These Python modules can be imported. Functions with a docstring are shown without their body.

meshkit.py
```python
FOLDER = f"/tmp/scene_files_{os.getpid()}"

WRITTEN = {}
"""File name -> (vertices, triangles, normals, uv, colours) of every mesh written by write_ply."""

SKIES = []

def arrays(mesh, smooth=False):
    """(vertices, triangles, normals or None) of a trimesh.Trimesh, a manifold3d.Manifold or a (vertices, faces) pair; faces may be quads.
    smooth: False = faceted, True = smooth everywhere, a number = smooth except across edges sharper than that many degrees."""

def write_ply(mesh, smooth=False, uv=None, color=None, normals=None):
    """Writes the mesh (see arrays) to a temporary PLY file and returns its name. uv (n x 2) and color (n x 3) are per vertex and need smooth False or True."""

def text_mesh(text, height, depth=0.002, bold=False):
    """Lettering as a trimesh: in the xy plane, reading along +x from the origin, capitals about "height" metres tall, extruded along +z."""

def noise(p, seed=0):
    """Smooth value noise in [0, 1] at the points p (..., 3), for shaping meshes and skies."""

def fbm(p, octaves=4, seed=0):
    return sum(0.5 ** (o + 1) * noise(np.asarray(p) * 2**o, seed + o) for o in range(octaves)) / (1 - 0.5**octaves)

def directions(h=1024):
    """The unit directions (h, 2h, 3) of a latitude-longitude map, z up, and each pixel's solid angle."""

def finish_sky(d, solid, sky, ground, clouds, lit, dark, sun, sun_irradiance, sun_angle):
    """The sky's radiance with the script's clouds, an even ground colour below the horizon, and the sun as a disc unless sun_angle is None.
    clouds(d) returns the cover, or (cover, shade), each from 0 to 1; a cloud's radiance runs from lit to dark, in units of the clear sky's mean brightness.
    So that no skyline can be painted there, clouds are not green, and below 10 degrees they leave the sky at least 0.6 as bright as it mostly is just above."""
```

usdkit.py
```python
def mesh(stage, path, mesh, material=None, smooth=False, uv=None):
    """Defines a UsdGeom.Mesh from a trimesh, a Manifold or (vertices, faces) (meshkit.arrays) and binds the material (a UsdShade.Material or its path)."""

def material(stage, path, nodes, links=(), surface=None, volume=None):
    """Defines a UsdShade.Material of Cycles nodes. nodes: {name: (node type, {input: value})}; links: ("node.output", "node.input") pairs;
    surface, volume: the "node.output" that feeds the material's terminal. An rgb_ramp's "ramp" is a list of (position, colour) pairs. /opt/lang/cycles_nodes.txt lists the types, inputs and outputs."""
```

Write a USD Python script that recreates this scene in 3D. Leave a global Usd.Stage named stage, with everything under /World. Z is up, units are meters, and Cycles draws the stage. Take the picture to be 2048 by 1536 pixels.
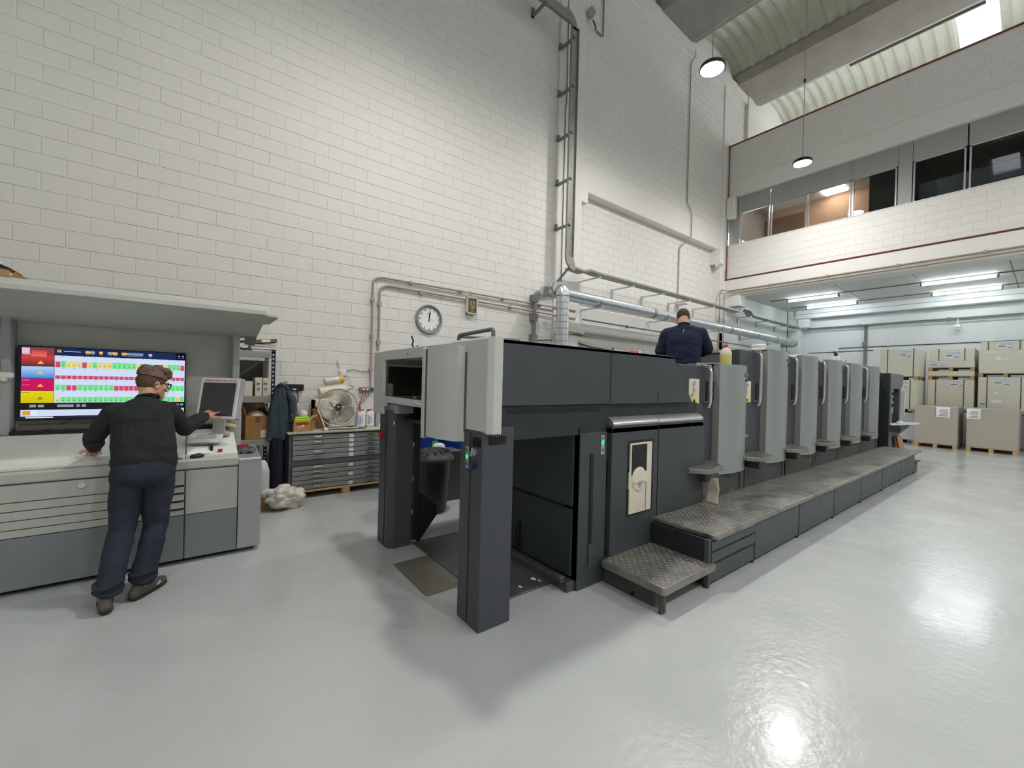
import math, random
import numpy as np, trimesh, manifold3d as m3
import usdkit, meshkit
from pxr import Usd, UsdGeom, UsdLux, UsdShade, Gf, Sdf, Vt
from shapely.geometry import Polygon

stage = Usd.Stage.CreateInMemory()
UsdGeom.SetStageUpAxis(stage, 'Z'); UsdGeom.SetStageMetersPerUnit(stage, 1.0)
UsdGeom.Xform.Define(stage, '/World'); UsdGeom.Scope.Define(stage, '/World/Looks')
PI = math.pi
rng = np.random.default_rng(7); random.seed(7)

# ---------------------------------------------------------------- camera, sky, exposure
EXPOSURE = 0.08
LAMP = 350.0        # radiance of a pendant lamp's diffuser
TUBE = 32.0         # radiance of a fluorescent tube
SKY = 1.7           # overcast sky
YAW, PITCH, ROLL, FPX = math.radians(37.52), math.radians(-.324), math.radians(1.4755), 831.0
_f0 = np.array([math.sin(YAW), math.cos(YAW), 0]); _r0 = np.array([math.cos(YAW), -math.sin(YAW), 0]); _u0 = np.array([0, 0, 1.])
_f = _f0 * math.cos(PITCH) + _u0 * math.sin(PITCH); _u = _u0 * math.cos(PITCH) - _f0 * math.sin(PITCH)
CR = _r0 * math.cos(ROLL) + _u * math.sin(ROLL); CU = _u * math.cos(ROLL) - _r0 * math.sin(ROLL); CF = _f
EYE = np.array([0, 0, 1.6])
cam = UsdGeom.Camera.Define(stage, '/World/camera')
cam.CreateHorizontalApertureAttr(36.0); cam.CreateVerticalApertureAttr(27.0); cam.CreateFocalLengthAttr(36.0 * FPX / 2048)
cam.CreateClippingRangeAttr((0.05, 200.0)); cam.CreateExposureAttr(EXPOSURE)
_m = np.eye(4); _m[0, :3] = CR; _m[1, :3] = CU; _m[2, :3] = -CF; _m[3, :3] = EYE
cam.AddTransformOp().Set(Gf.Matrix4d(*_m.ravel().tolist()))
dome = UsdLux.DomeLight.Define(stage, '/World/sky'); dome.CreateIntensityAttr(SKY); dome.CreateColorAttr((.93, .97, 1.0))

def proj(p):
    q = np.asarray(p, float) - EYE; d = q @ CF
    return np.array([1024 + FPX * (q @ CR) / d, 768 - FPX * (q @ CU) / d, d])

# ---------------------------------------------------------------- materials
def lin(*c):
    c = np.array(c, float) / 255
    return tuple(np.where(c <= .04045, c / 12.92, ((c + .055) / 1.055) ** 2.4))
MATS = {}
def mat(name, col, rough=.5, metal=0., var=.06, scale=6., bump=0., bscale=60., spec=.5, emit=0., coat=0., stretch=None, dirt=None, dscale=3., sss=0., trans=0.):
    if name in MATS: return MATS[name]
    n = {'p': ('principled_bsdf', dict(base_color=col, roughness=rough, metallic=metal, specular_ior_level=spec, coat_weight=coat))}
    L = []
    n['g'] = ('geometry', {})
    src = 'g.position'
    if stretch: n['mp'] = ('mapping', dict(scale=stretch)); L.append(('g.position', 'mp.vector')); src = 'mp.vector'
    last = None
    if var > 0:
        n['nz'] = ('noise_texture', dict(scale=scale, detail=4., roughness=.6)); L.append((src, 'nz.vector'))
        a = tuple(np.clip(np.array(col) * (1 - var), 0, 1)); b = tuple(np.clip(np.array(col) * (1 + var), 0, 1))
        n['rp'] = ('rgb_ramp', {'ramp': [(.3, a), (.7, b)]}); L.append(('nz.fac', 'rp.fac')); last = 'rp.color'
    if dirt:
        n['dn'] = ('noise_texture', dict(scale=dscale, detail=6., roughness=.65)); L.append((src, 'dn.vector'))
        n['dr'] = ('rgb_ramp', {'ramp': [(dirt[1], (0, 0, 0)), (dirt[2], (1, 1, 1))]}); L.append(('dn.fac', 'dr.fac'))
        n['dm'] = ('mix', dict(mix_type='mix', color1=col, color2=dirt[0])); L.append(('dr.color', 'dm.fac'))
        if last: L.append((last, 'dm.color1'))
        last = 'dm.color'
    if last: L.append((last, 'p.base_color'))
    if emit: n['p'][1].update(emission_color=col, emission_strength=emit)
    if sss: n['p'][1].update(subsurface_weight=sss, subsurface_scale=.01)
    if trans: n['p'][1].update(transmission_weight=trans)
    if bump:
        n['bn'] = ('noise_texture', dict(scale=bscale, detail=3.)); L.append((src, 'bn.vector'))
        n['bp'] = ('bump', dict(strength=bump, distance=.01)); L += [('bn.fac', 'bp.height'), ('bp.normal', 'p.normal')]
    MATS[name] = usdkit.material(stage, '/World/Looks/' + name, n, L, surface='p.BSDF')
    return MATS[name]
def mat_emit(name, col, strength):
    MATS[name] = usdkit.material(stage, '/World/Looks/' + name, {'e': ('emission', dict(color=col, strength=strength))}, [], surface='e.emission')
    return MATS[name]
def mat_pane(name, tint=(1, 1, 1), rough=0.02, spec=(1, 1, 1), ior=1.5):
    MATS[name] = usdkit.material(stage, '/World/Looks/' + name, {'t': ('transparent_bsdf', dict(color=tint)), 'g': ('glossy_bsdf', dict(color=spec, roughness=rough)),
        'f': ('fresnel', dict(IOR=ior)), 'm': ('mix_closure', {})}, [('f.fac', 'm.fac'), ('t.BSDF', 'm.closure1'), ('g.BSDF', 'm.closure2')], surface='m.closure')
    return MATS[name]

M_wall = mat('painted_block', lin(226, 224, 219), .75, var=.02, scale=1.2, bump=.25, bscale=90)
M_conc = mat('painted_concrete', lin(228, 226, 221), .7, var=.02, scale=2., bump=.1, bscale=40)
M_grey_panel = mat('office_panel_grey', lin(160, 161, 158), .5, var=.02)
M_store = mat('storage_wall_paint', lin(222, 226, 226), .75, var=.02)
M_storeceil = mat('storage_ceiling', lin(205, 207, 203), .8, var=.03)
M_beamc = mat('roof_concrete', lin(150, 146, 140), .85, var=.12, scale=1.5)
M_sheet = mat('roof_sheet', lin(178, 180, 164), .6, var=.06, scale=3.)
M_dark = mat('press_dark', lin(66, 72, 76), .42, var=.05, scale=3., bump=.03, bscale=400)
M_darker = mat('press_darker', lin(40, 45, 49), .45, var=.06)
M_post = mat('press_post', lin(70, 73, 80), .45, var=.05, scale=2.5, bump=.03, bscale=400)
M_black = mat('black_plastic', lin(22, 23, 24), .5, var=.1)
M_pit = mat('pit_plate', lin(82, 84, 82), .4, var=.3, scale=4., stretch=(1, 3, 1), dirt=(lin(150, 150, 145), .58, .8))
M_steelplate = mat('floor_steel', lin(128, 124, 112), .4, metal=.2, var=.15, scale=5)
M_trim = mat('delivery_trim', lin(203, 203, 200), .4, var=.02)
M_silver = mat('unit_silver', lin(158, 165, 164), .33, metal=.35, var=.03, scale=1.5, stretch=(6, 6, .6))
M_silver2 = mat('unit_silver_side', lin(166, 162, 158), .4, metal=.2, var=.02)
M_alu = mat('brushed_aluminium', lin(200, 201, 202), .3, metal=.75, var=.04, stretch=(1, 30, 30))
M_base = mat('press_base', lin(74, 77, 76), .5, var=.12, scale=3., dirt=(lin(120, 118, 112), .55, .8))
M_tread = mat('tread_plate', lin(146, 144, 138), .42, metal=.55, var=.2, scale=5., dirt=(lin(92, 90, 86), .5, .75), dscale=4.)
M_kick = mat('kick_panel', lin(70, 77, 79), .5, var=.1, scale=5., dirt=(lin(112, 118, 118), .6, .85), dscale=2.5)
M_cons = mat('console_grey', lin(186, 187, 180), .5, var=.02)
M_consd = mat('console_dark_grey', lin(126, 134, 136), .5, var=.03)
M_consend = mat('console_end_grey', lin(166, 170, 172), .5, var=.02)
M_desk = mat('desk_top', lin(226, 228, 219), .45, var=.02)
M_white = mat('white_plastic', lin(232, 232, 229), .4, var=.01)
M_paper = mat('paper_white', lin(240, 241, 242), .8, var=.01)
M_paperp = mat('printed_paper', lin(225, 228, 234), .8, var=.04, scale=60)
M_red = mat('red_plastic', lin(188, 36, 44), .4)
M_yellow = mat('yellow', lin(226, 190, 40), .5)
M_orange = mat('orange_label', lin(236, 150, 70), .6)
M_greenled = mat_emit('green_led', lin(20, 255, 120), 1.6)
M_blue = mat('blue_plastic', lin(20, 62, 150), .38, var=.12, scale=4)
M_lime = mat('lime_bag', lin(178, 214, 20), .4)
M_card = mat('cardboard', lin(184, 142, 96), .8, var=.05)
M_card2 = mat('cardboard_shelf', lin(172, 128, 78), .8, var=.05)
M_greyboard = mat('greyboard_stack', lin(176, 170, 158), .85, var=.06, scale=4., stretch=(1, 1, 40))
M_wrap = mat('paper_wrap', lin(222, 219, 203), .7, var=.02)
M_whitestack = mat('white_sheet_stack', lin(196, 202, 206), .7, var=.04, stretch=(1, 1, 40))
M_strap = mat('strap', lin(96, 95, 90), .6)
M_wood = mat('pallet_wood', lin(190, 160, 118), .8, var=.15, scale=8., stretch=(1, 6, 6))
M_galv = mat('galvanised', lin(196, 202, 206), .35, metal=.7, var=.12, scale=14)
M_galvd = mat('galvanised_dull', lin(150, 150, 142), .5, metal=.4, var=.2, scale=25)
M_trayin = mat('tray_shadow_grey', lin(128, 126, 116), .6, metal=.2, var=.2, scale=18)
M_pipe = mat('conduit_beige', lin(168, 156, 146), .5, var=.05)
M_pipeg = mat('conduit_grey', lin(120, 120, 116), .5, var=.05)
M_cable = mat('cable_dark', lin(70, 66, 62), .6)
M_cab = mat('cabinet_grey', lin(138, 140, 137), .5, metal=.1, var=.04)
M_cabd = mat('cabinet_dark', lin(84, 86, 88), .5)
M_laminate = mat('cabinet_top', lin(182, 178, 164), .6, var=.12, scale=8)
M_rackmetal = mat('rack_beam', lin(158, 156, 146), .5)
M_rackpost = mat('rack_post_blue', lin(38, 42, 60), .5)
M_brown = mat('brown_board', lin(128, 94, 70), .8)
M_jacket = mat('jacket_cloth', lin(62, 74, 82), .9, var=.06, bump=.1, bscale=250)
M_navycloth = mat('dark_navy_cloth', lin(30, 34, 48), .9)
M_sweater = mat('black_sweater', lin(34, 37, 40), .95, var=.12, scale=9., bump=.15, bscale=500)
M_sweater2 = mat('navy_sweater', lin(26, 32, 56), .95, var=.12, scale=9., bump=.15, bscale=500)
M_trouser = mat('work_trousers', lin(38, 43, 56), .9, var=.18, scale=7., bump=.15, bscale=500)
M_shoe = mat('brown_shoe', lin(92, 86, 76), .7, var=.1)
M_sole = mat('shoe_sole', lin(50, 46, 42), .8)
M_skin = mat('skin', lin(222, 164, 138), .5, var=.05, scale=20., sss=.12)
M_hair1 = mat('hair_brown', lin(106, 82, 64), .6, var=.35, scale=45., stretch=(1, 1, .35), bump=.6, bscale=130)
M_hair1s = mat('hair_short', lin(92, 70, 54), .7, var=.25, scale=90., bump=.5, bscale=300)
M_hair2 = mat('hair_dark', lin(66, 50, 42), .7, var=.3, scale=80., bump=.5, bscale=300)
M_glove = mat('blue_glove', lin(26, 66, 96), .5)
M_plastic_bag = mat('clear_plastic', lin(206, 200, 190), .3, var=.1, scale=10)
M_milky = mat('milky_plastic', lin(214, 218, 218), .4, var=.03)
M_oil = mat('yellow_liquid_bottle', lin(214, 206, 120), .3, var=.04)
M_cream = mat('cream_plastic', lin(224, 218, 200), .5)
M_tan = mat('tan_foam', lin(226, 204, 156), .7)
M_bin = mat('bin_black', lin(44, 45, 44), .5, var=.2, scale=6., dirt=(lin(110, 110, 108), .62, .85))
M_fang = mat('fan_guard_metal', lin(190, 184, 170), .35, metal=.6)
M_fanb = mat('fan_blade_metal', lin(176, 170, 154), .35, metal=.6, var=.2)
M_chrome = mat('chrome', lin(215, 215, 215), .15, metal=1., var=0)
M_clockface = mat('clock_face', lin(238, 240, 238), .5, var=0)
M_clockrim = mat('clock_rim', lin(150, 152, 152), .35, metal=.2)
M_ink = mat('ink_black', lin(30, 30, 32), .7, var=0)
M_inkblue = mat('ink_blue', lin(64, 130, 196), .6, var=0)
M_inkgrey = mat('ink_grey', lin(120, 124, 136), .7, var=0)
M_badge = mat('badge_blue', lin(44, 52, 104), .5, var=0)
M_gold = mat('plaque_gold', lin(186, 170, 120), .4, metal=.3)
M_plaque = mat('plaque_brown', lin(84, 74, 58), .5)
M_redline = mat('red_brown_strip', lin(120, 62, 56), .7)
M_warmwall = mat('office_warm_wall', lin(196, 160, 132), .7, var=.06)
M_officeceil = mat('office_ceiling', lin(220, 215, 205), .8)
M_officedark = mat('office_dark', lin(40, 42, 44), .6)
M_blind = mat('office_blind', lin(120, 138, 140), .6, var=.15, scale=5., stretch=(1, 12, 1))
M_lamp = mat_emit('lamp_diffuser', (1., .985, .95), LAMP)
M_tube = mat_emit('tube_light', (.90, .97, 1.0), TUBE)
M_office_tube = mat_emit('office_tube', (1., .93, .82), 16.)
M_pane = mat_pane('window_glass', (.80, .80, .80), .02)
M_pane2 = mat_pane('delivery_glass', (.34, .34, .34), .03)
M_skylight = usdkit.material(stage, '/World/Looks/skylight_sheet', {'a': ('transparent_bsdf', dict(color=(.45, .45, .45))), 'b': ('translucent_bsdf', dict(color=(.9, .92, .95))), 'm': ('mix_closure', dict(fac=.5))},
    [('a.BSDF', 'm.closure1'), ('b.BSDF', 'm.closure2')], surface='m.closure')

def floor_material():
    n = {'g': ('geometry', {}), 'p': ('principled_bsdf', dict(roughness=.2, specular_ior_level=.5, coat_weight=.25, coat_roughness=.12))}
    L = []
    n['n1'] = ('noise_texture', dict(scale=.7, detail=3.)); L.append(('g.position', 'n1.vector'))
    n['r1'] = ('rgb_ramp', {'ramp': [(.3, lin(186, 190, 189)), (.7, lin(194, 197, 196))]}); L.append(('n1.fac', 'r1.fac'))
    # scuffs: short dark marks where a stretched noise peaks, in sparse patches
    n['m2'] = ('mapping', dict(rotation=(0, 0, .6), scale=(4., 11., 1.))); L.append(('g.position', 'm2.vector'))
    n['n2'] = ('noise_texture', dict(scale=1.6, detail=5., roughness=.7, distortion=.6)); L.append(('m2.vector', 'n2.vector'))
    n['r2'] = ('rgb_ramp', {'ramp': [(.675, (0, 0, 0)), (.74, (1, 1, 1))]}); L.append(('n2.fac', 'r2.fac'))
    n['n3'] = ('noise_texture', dict(scale=.9, detail=2.)); L.append(('g.position', 'n3.vector'))
    n['r3'] = ('rgb_ramp', {'ramp': [(.52, (0, 0, 0)), (.66, (.75, .75, .75))]}); L.append(('n3.fac', 'r3.fac'))
    n['mm'] = ('mix', dict(mix_type='multiply', fac=1.)); L += [('r2.color', 'mm.color1'), ('r3.color', 'mm.color2')]
    n['mx'] = ('mix', dict(mix_type='mix', color2=lin(120, 120, 118))); L += [('mm.color', 'mx.fac'), ('r1.color', 'mx.color1'), ('mx.color', 'p.base_color')]
    # dust roughness and the orange peel of the coating
    n['n4'] = ('noise_texture', dict(scale=1.4, detail=4.)); L.append(('g.position', 'n4.vector'))
    n['r4'] = ('map_range', dict(from_min=.3, from_max=.7, to_min=.16, to_max=.3)); L += [('n4.fac', 'r4.value'), ('r4.result', 'p.roughness')]
    n['b1'] = ('noise_texture', dict(scale=16., detail=3., roughness=.55)); L.append(('g.position', 'b1.vector'))
    n['bp'] = ('bump', dict(strength=.16, distance=.02)); L += [('b1.fac', 'bp.height'), ('bp.normal', 'p.normal')]
    n['p'][1].pop('roughness')
    return usdkit.material(stage, '/World/Looks/epoxy_floor', n, L, surface='p.BSDF')
M_floor = floor_material()

# ---------------------------------------------------------------- prims
names = {}
def numbered(parent, name):
    k = names.get((parent, name), 0); names[(parent, name)] = k + 1
    return name if k == 0 else '%s_%03d' % (name, k)
BASE = {}
def meta(prim, label=None, cat=None, group=None, kind=None):
    for k, v in (('label', label), ('category', cat), ('group', group), ('kind', kind)):
        if v: prim.SetCustomDataByKey(k, v)
    return prim
def thing(name, label, cat, base, group=None, kind=None):
    path = '/World/' + numbered('', name)
    x = UsdGeom.Xform.Define(stage, path); x.AddTranslateOp().Set(Gf.Vec3d(*map(float, base)))
    BASE[path] = np.array(base, float)
    meta(x.GetPrim(), label, cat, group, kind)
    return path
def tri(mesh):
    v, f, _ = meshkit.arrays(mesh, False)
    return v, f
def P(parent, name, mesh, m, smooth=False, label=None, kind=None):
    """a part: a mesh in world coordinates under the thing (or part) at path `parent`"""
    path = parent + '/' + numbered(parent, name)
    root = '/'.join(parent.split('/')[:3]); b = BASE.get(root, np.zeros(3))
    if isinstance(mesh, (list, tuple)) and not isinstance(mesh[0], np.ndarray): mesh = cat_(mesh)
    v, f = tri(mesh)
    usdkit.mesh(stage, path, (v - b, f), m, smooth=smooth)
    if label or kind: meta(stage.GetPrimAtPath(path), label, None, None, kind)
    return path
def one(name, mesh, m, label, cat, group=None, smooth=False, kind=None):
    """a thing that is a single mesh, based at its lowest centre"""
    if isinstance(mesh, (list, tuple)) and not isinstance(mesh[0], np.ndarray): mesh = cat_(mesh)
    v, f = tri(mesh); c = (v.min(0) + v.max(0)) / 2; c[2] = v[:, 2].min()
    path = '/World/' + numbered('', name)
    g = usdkit.mesh(stage, path, (v - c, f), m, smooth=smooth); UsdGeom.Xformable(g).AddTranslateOp().Set(Gf.Vec3d(*c))
    BASE[path] = c
    meta(g.GetPrim(), label, cat, group, kind)
    return path
def dup(src, base, label, rz=0., group=None):
    p = stage.GetPrimAtPath(src); was = p.GetCustomData()
    stem = src.split('/')[-1]
    if len(stem) > 4 and stem[-4] == '_' and stem[-3:].isdigit(): stem = stem[:-4]
    path = '/World/' + numbered('', stem)
    x = UsdGeom.Xform.Define(stage, path)
    x.GetPrim().GetReferences().AddInternalReference(src)
    x.ClearXformOpOrder(); x.AddTranslateOp().Set(Gf.Vec3d(*map(float, base)))
    if rz: x.AddRotateZOp(opSuffix='turn').Set(math.degrees(rz))
    meta(x.GetPrim(), label, was.get('category'), group or was.get('group'))
    x.GetPrim().SetInstanceable(True)
    return path

# ---------------------------------------------------------------- shapes
def cat_(ms):
    vs, fs, n = [], [], 0
    for m in ms:
        v, f = tri(m); vs.append(v); fs.append(f + n); n += len(v)
    return np.vstack(vs), np.vstack(fs)
def _chamfer_topology():
    v = []
    for sx in (-1, 1):
        for sy in (-1, 1):
            for sz in (-1, 1):
                for k in range(3):
                    p = np.array([sx, sy, sz], float); q = np.full(3, .8); q[k] = 1.; v.append(p * q)
    v = np.array(v); h = trimesh.Trimesh(v, process=False).convex_hull
    from scipy.spatial import cKDTree
    idx = cKDTree(v).query(h.vertices)[1]
    return v, idx[h.faces]
_CV, _CFc = _chamfer_topology()
def box(x0, x1, y0, y1, z0, z1, b=0.004):
    lo = np.minimum([x0, y0, z0], [x1, y1, z1]).astype(float); hi = np.maximum([x0, y0, z0], [x1, y1, z1]).astype(float)
    h = (hi - lo) / 2; c = (hi + lo) / 2; b = min(b, *(h * .45))
    s = np.sign(_CV); full = np.abs(_CV) > .9
    return (c + s * np.where(full, h, h - b), _CFc)
def xf(mesh, rz=0., rx=0., ry=0., at=(0, 0, 0), about=(0, 0, 0)):
    v, f = tri(mesh); v = v - np.array(about, float)
    T = trimesh.transformations
    Rm = (T.rotation_matrix(rz, [0, 0, 1]) @ T.rotation_matrix(ry, [0, 1, 0]) @ T.rotation_matrix(rx, [1, 0, 0]))[:3, :3]
    return v @ Rm.T + np.array(about, float) + np.array(at, float), f
def cyl(p, q, r, n=20, r2=None, cap=True):
    p, q = np.array(p, float), np.array(q, float); d = q - p; d /= np.linalg.norm(d)
    a = np.cross(d, [0, 0, 1.] if abs(d[2]) < .9 else [1., 0, 0]); a /= np.linalg.norm(a); b = np.cross(d, a)
    t = np.linspace(0, 2 * PI, n, endpoint=False); ring = np.cos(t)[:, None] * a + np.sin(t)[:, None] * b
    r2 = r if r2 is None else r2
    v = np.vstack([p + r * ring, q + r2 * ring, [p], [q]])
    i = np.arange(n); j = (i + 1) % n
    f = [np.c_[i, j, j + n], np.c_[i, j + n, i + n]]
    if cap: f += [np.c_[j, i, np.full(n, 2 * n)], np.c_[i + n, j + n, np.full(n, 2 * n + 1)]]
    f = np.vstack(f)
    return v, f[:, ::-1]
def tube(path, r, n=10, closed=False):
    """a round tube along a polyline"""
    P_ = np.array(path, float); m = len(P_)
    r = np.broadcast_to(r, m)
    if closed: T = np.roll(P_, -1, 0) - np.roll(P_, 1, 0)
    else: T = np.gradient(P_, axis=0)
    T /= np.linalg.norm(T, axis=1, keepdims=True)
    a = np.cross(T[0], [0, 0, 1.] if abs(T[0][2]) < .9 else [1., 0, 0]); a /= np.linalg.norm(a)
    t = np.linspace(0, 2 * PI, n, endpoint=False); rings = []
    for k in range(m):
        a = a - T[k] * (a @ T[k]); a /= np.linalg.norm(a); b = np.cross(T[k], a)
        rings.append(P_[k] + r[k] * (np.cos(t)[:, None] * a + np.sin(t)[:, None] * b))
    v = np.vstack(rings); f = []
    i = np.arange(n); j = (i + 1) % n
    for k in range(m if closed else m - 1):
        A, B = k * n, ((k + 1) % m) * n
        f += [np.c_[A + i, A + j, B + j], np.c_[A + i, B + j, B + i]]
    if not closed:
        v = np.vstack([v, P_[:1], P_[-1:]]); c0, c1 = m * n, m * n + 1
        f += [np.c_[j, i, np.full(n, c0)], np.c_[(m - 1) * n + i, (m - 1) * n + j, np.full(n, c1)]]
    return v, np.vstack(f)
def bend(pts, rad=.08, n=5):
    """rounds the corners of a polyline"""
    pts = [np.array(p, float) for p in pts]; out = [pts[0]]
    for a, b, c in zip(pts, pts[1:], pts[2:]):
        u, w = a - b, c - b; lu, lw = np.linalg.norm(u), np.linalg.norm(w); k = min(rad, lu * .48, lw * .48)
        p, q = b + u / lu * k, b + w / lw * k
        for t in np.linspace(0, 1, n): out.append((1 - t) ** 2 * p + 2 * t * (1 - t) * b + t * t * q)
    out.append(pts[-1])
    return out
def lathe(prof, at=(0, 0, 0), n=32):
    """revolve (r, z) pairs round z"""
    pr = np.array(prof, float); t = np.linspace(0, 2 * PI, n, endpoint=False); m = len(pr)
    v = np.stack([pr[:, 0][:, None] * np.cos(t), pr[:, 0][:, None] * np.sin(t), np.repeat(pr[:, 1][:, None], n, 1)], -1).reshape(-1, 3)
    i = np.arange(n); j = (i + 1) % n; f = []
    for k in range(m - 1): f += [np.c_[k * n + i, k * n + j, (k + 1) * n + j], np.c_[k * n + i, (k + 1) * n + j, (k + 1) * n + i]]
    return v + np.array(at, float), np.vstack(f)
def prism(poly, a, b, axis='x', holes=()):
    """polygon extruded from a to b along an axis; the polygon is in the other two axes (yz, xz or xy)"""
    m = trimesh.creation.extrude_polygon(Polygon(poly, holes), b - a, engine='earcut'); v = np.array(m.vertices); f = np.array(m.faces); v[:, 2] += a
    if axis == 'x': v = v[:, [2, 0, 1]]
    elif axis == 'y': v = np.stack([v[:, 0], v[:, 2], v[:, 1]], 1); f = f[:, ::-1]
    return v, f
def sph(c, r, sub=2, sc=(1, 1, 1)):
    m = trimesh.creation.icosphere(sub, 1.); return np.array(m.vertices) * r * np.array(sc) + np.array(c, float), np.array(m.faces)
def arc(c, r, a0, a1, n=12):
    return [(c[0] + r * math.cos(t), c[1] + r * math.sin(t)) for t in np.linspace(a0, a1, n)]
def text_at(s, h, origin, u, v, bold=False, depth=.001):
    """lettering at origin reading along u, up along v"""
    m = meshkit.text_mesh(s, h, depth, bold); q = np.array(m.vertices); u, v = np.array(u, float), np.array(v, float); w = np.cross(u, v)
    return np.array(origin, float) + q[:, :1] * u + q[:, 1:2] * v + q[:, 2:] * w, np.array(m.faces)
def sheet(pts, nu, nv, th=.002):
    """grid of points (nu, nv, 3) given thickness along its normals"""
    g = np.array(pts, float).reshape(nu, nv, 3); du = np.gradient(g, axis=0); dv = np.gradient(g, axis=1)
    n = np.cross(du, dv); n /= np.linalg.norm(n, axis=2, keepdims=True)
    A = (g + n * th / 2).reshape(-1, 3); B = (g - n * th / 2).reshape(-1, 3); k = nu * nv
    id_ = np.arange(k).reshape(nu, nv); q = np.stack([id_[:-1, :-1], id_[1:, :-1], id_[1:, 1:], id_[:-1, 1:]], -1).reshape(-1, 4)
    f = [q, q[:, ::-1] + k]
    for e in (id_[0], id_[-1][::-1], id_[:, 0][::-1], id_[:, -1]):
        f.append(np.c_[e[:-1], e[1:], e[1:] + k, e[:-1] + k])
    f = np.vstack(f)
    return np.vstack([A, B]), np.vstack([f[:, [0, 1, 2]], f[:, [0, 2, 3]]])
# ================================================================ SETTING
WY, XB = 6.93, 14.4
def struct(name): return thing(name, None, None, (0, 0, 0), kind='structure')
fl = one('floor', box(-9, 21, -12, 7.3, -.2, 0, 0), M_floor, None, None, kind='structure')

def blocks(parent, segs, single, name='brick', m=None, axis='x'):
    """painted concrete blocks, 40 x 20 cm, joints recessed; segs: (plane, u0, u1, z0, z1)"""
    out = []
    for pl, u0, u1, z0, z1 in segs:
        k0 = int(math.floor(z0 / .2 + .01)); k1 = int(math.ceil(z1 / .2 - .01))
        for k in range(k0, k1):
            za, zb = max(k * .2, z0), min(k * .2 + .2, z1)
            if zb - za < .03: continue
            u = math.floor(u0 / .4) * .4 - .4 + (0 if k % 2 else .2) + .01
            while u < u1:
                a, b = max(u, u0), min(u + .4, u1)
                if b - a > .03:
                    d = rng.uniform(-.0012, .0012); g = .004
                    if axis == 'x': bx = box(a + g, b - g, pl + d, pl + .06, za + g, zb - g, .004); c = ((a + b) / 2, pl, (za + zb) / 2)
                    else: bx = box(pl + d, pl + .06, a + g, b - g, za + g, zb - g, .004); c = (pl, (a + b) / 2, (za + zb) / 2)
                    q = proj(c); n = abs((np.array(c) - EYE)[1 if axis == 'x' else 0])
                    r3 = np.linalg.norm(np.array(c) - EYE) ** 3
                    vis = q[2] > 0 and -20 < q[0] < 2068 and -20 < q[1] < 1556
                    hid = axis == 'x' and ((q[0] < 500 and q[1] > 600) or (q[0] > 1000 and q[1] > 690) or (q[0] > 760 and q[0] < 1000 and q[1] > 700) or q[1] > 870)
                    out.append(((n / r3 if vis else 0) * (.001 if hid else 1), bx))
                u += .4
    out.sort(key=lambda t: -t[0])
    for _, bx in out[:single]: P(parent, name, bx, m or M_wall)
    if out[single:]: P(parent, name, [b for _, b in out[single:]], m or M_wall, kind='stuff')

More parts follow.
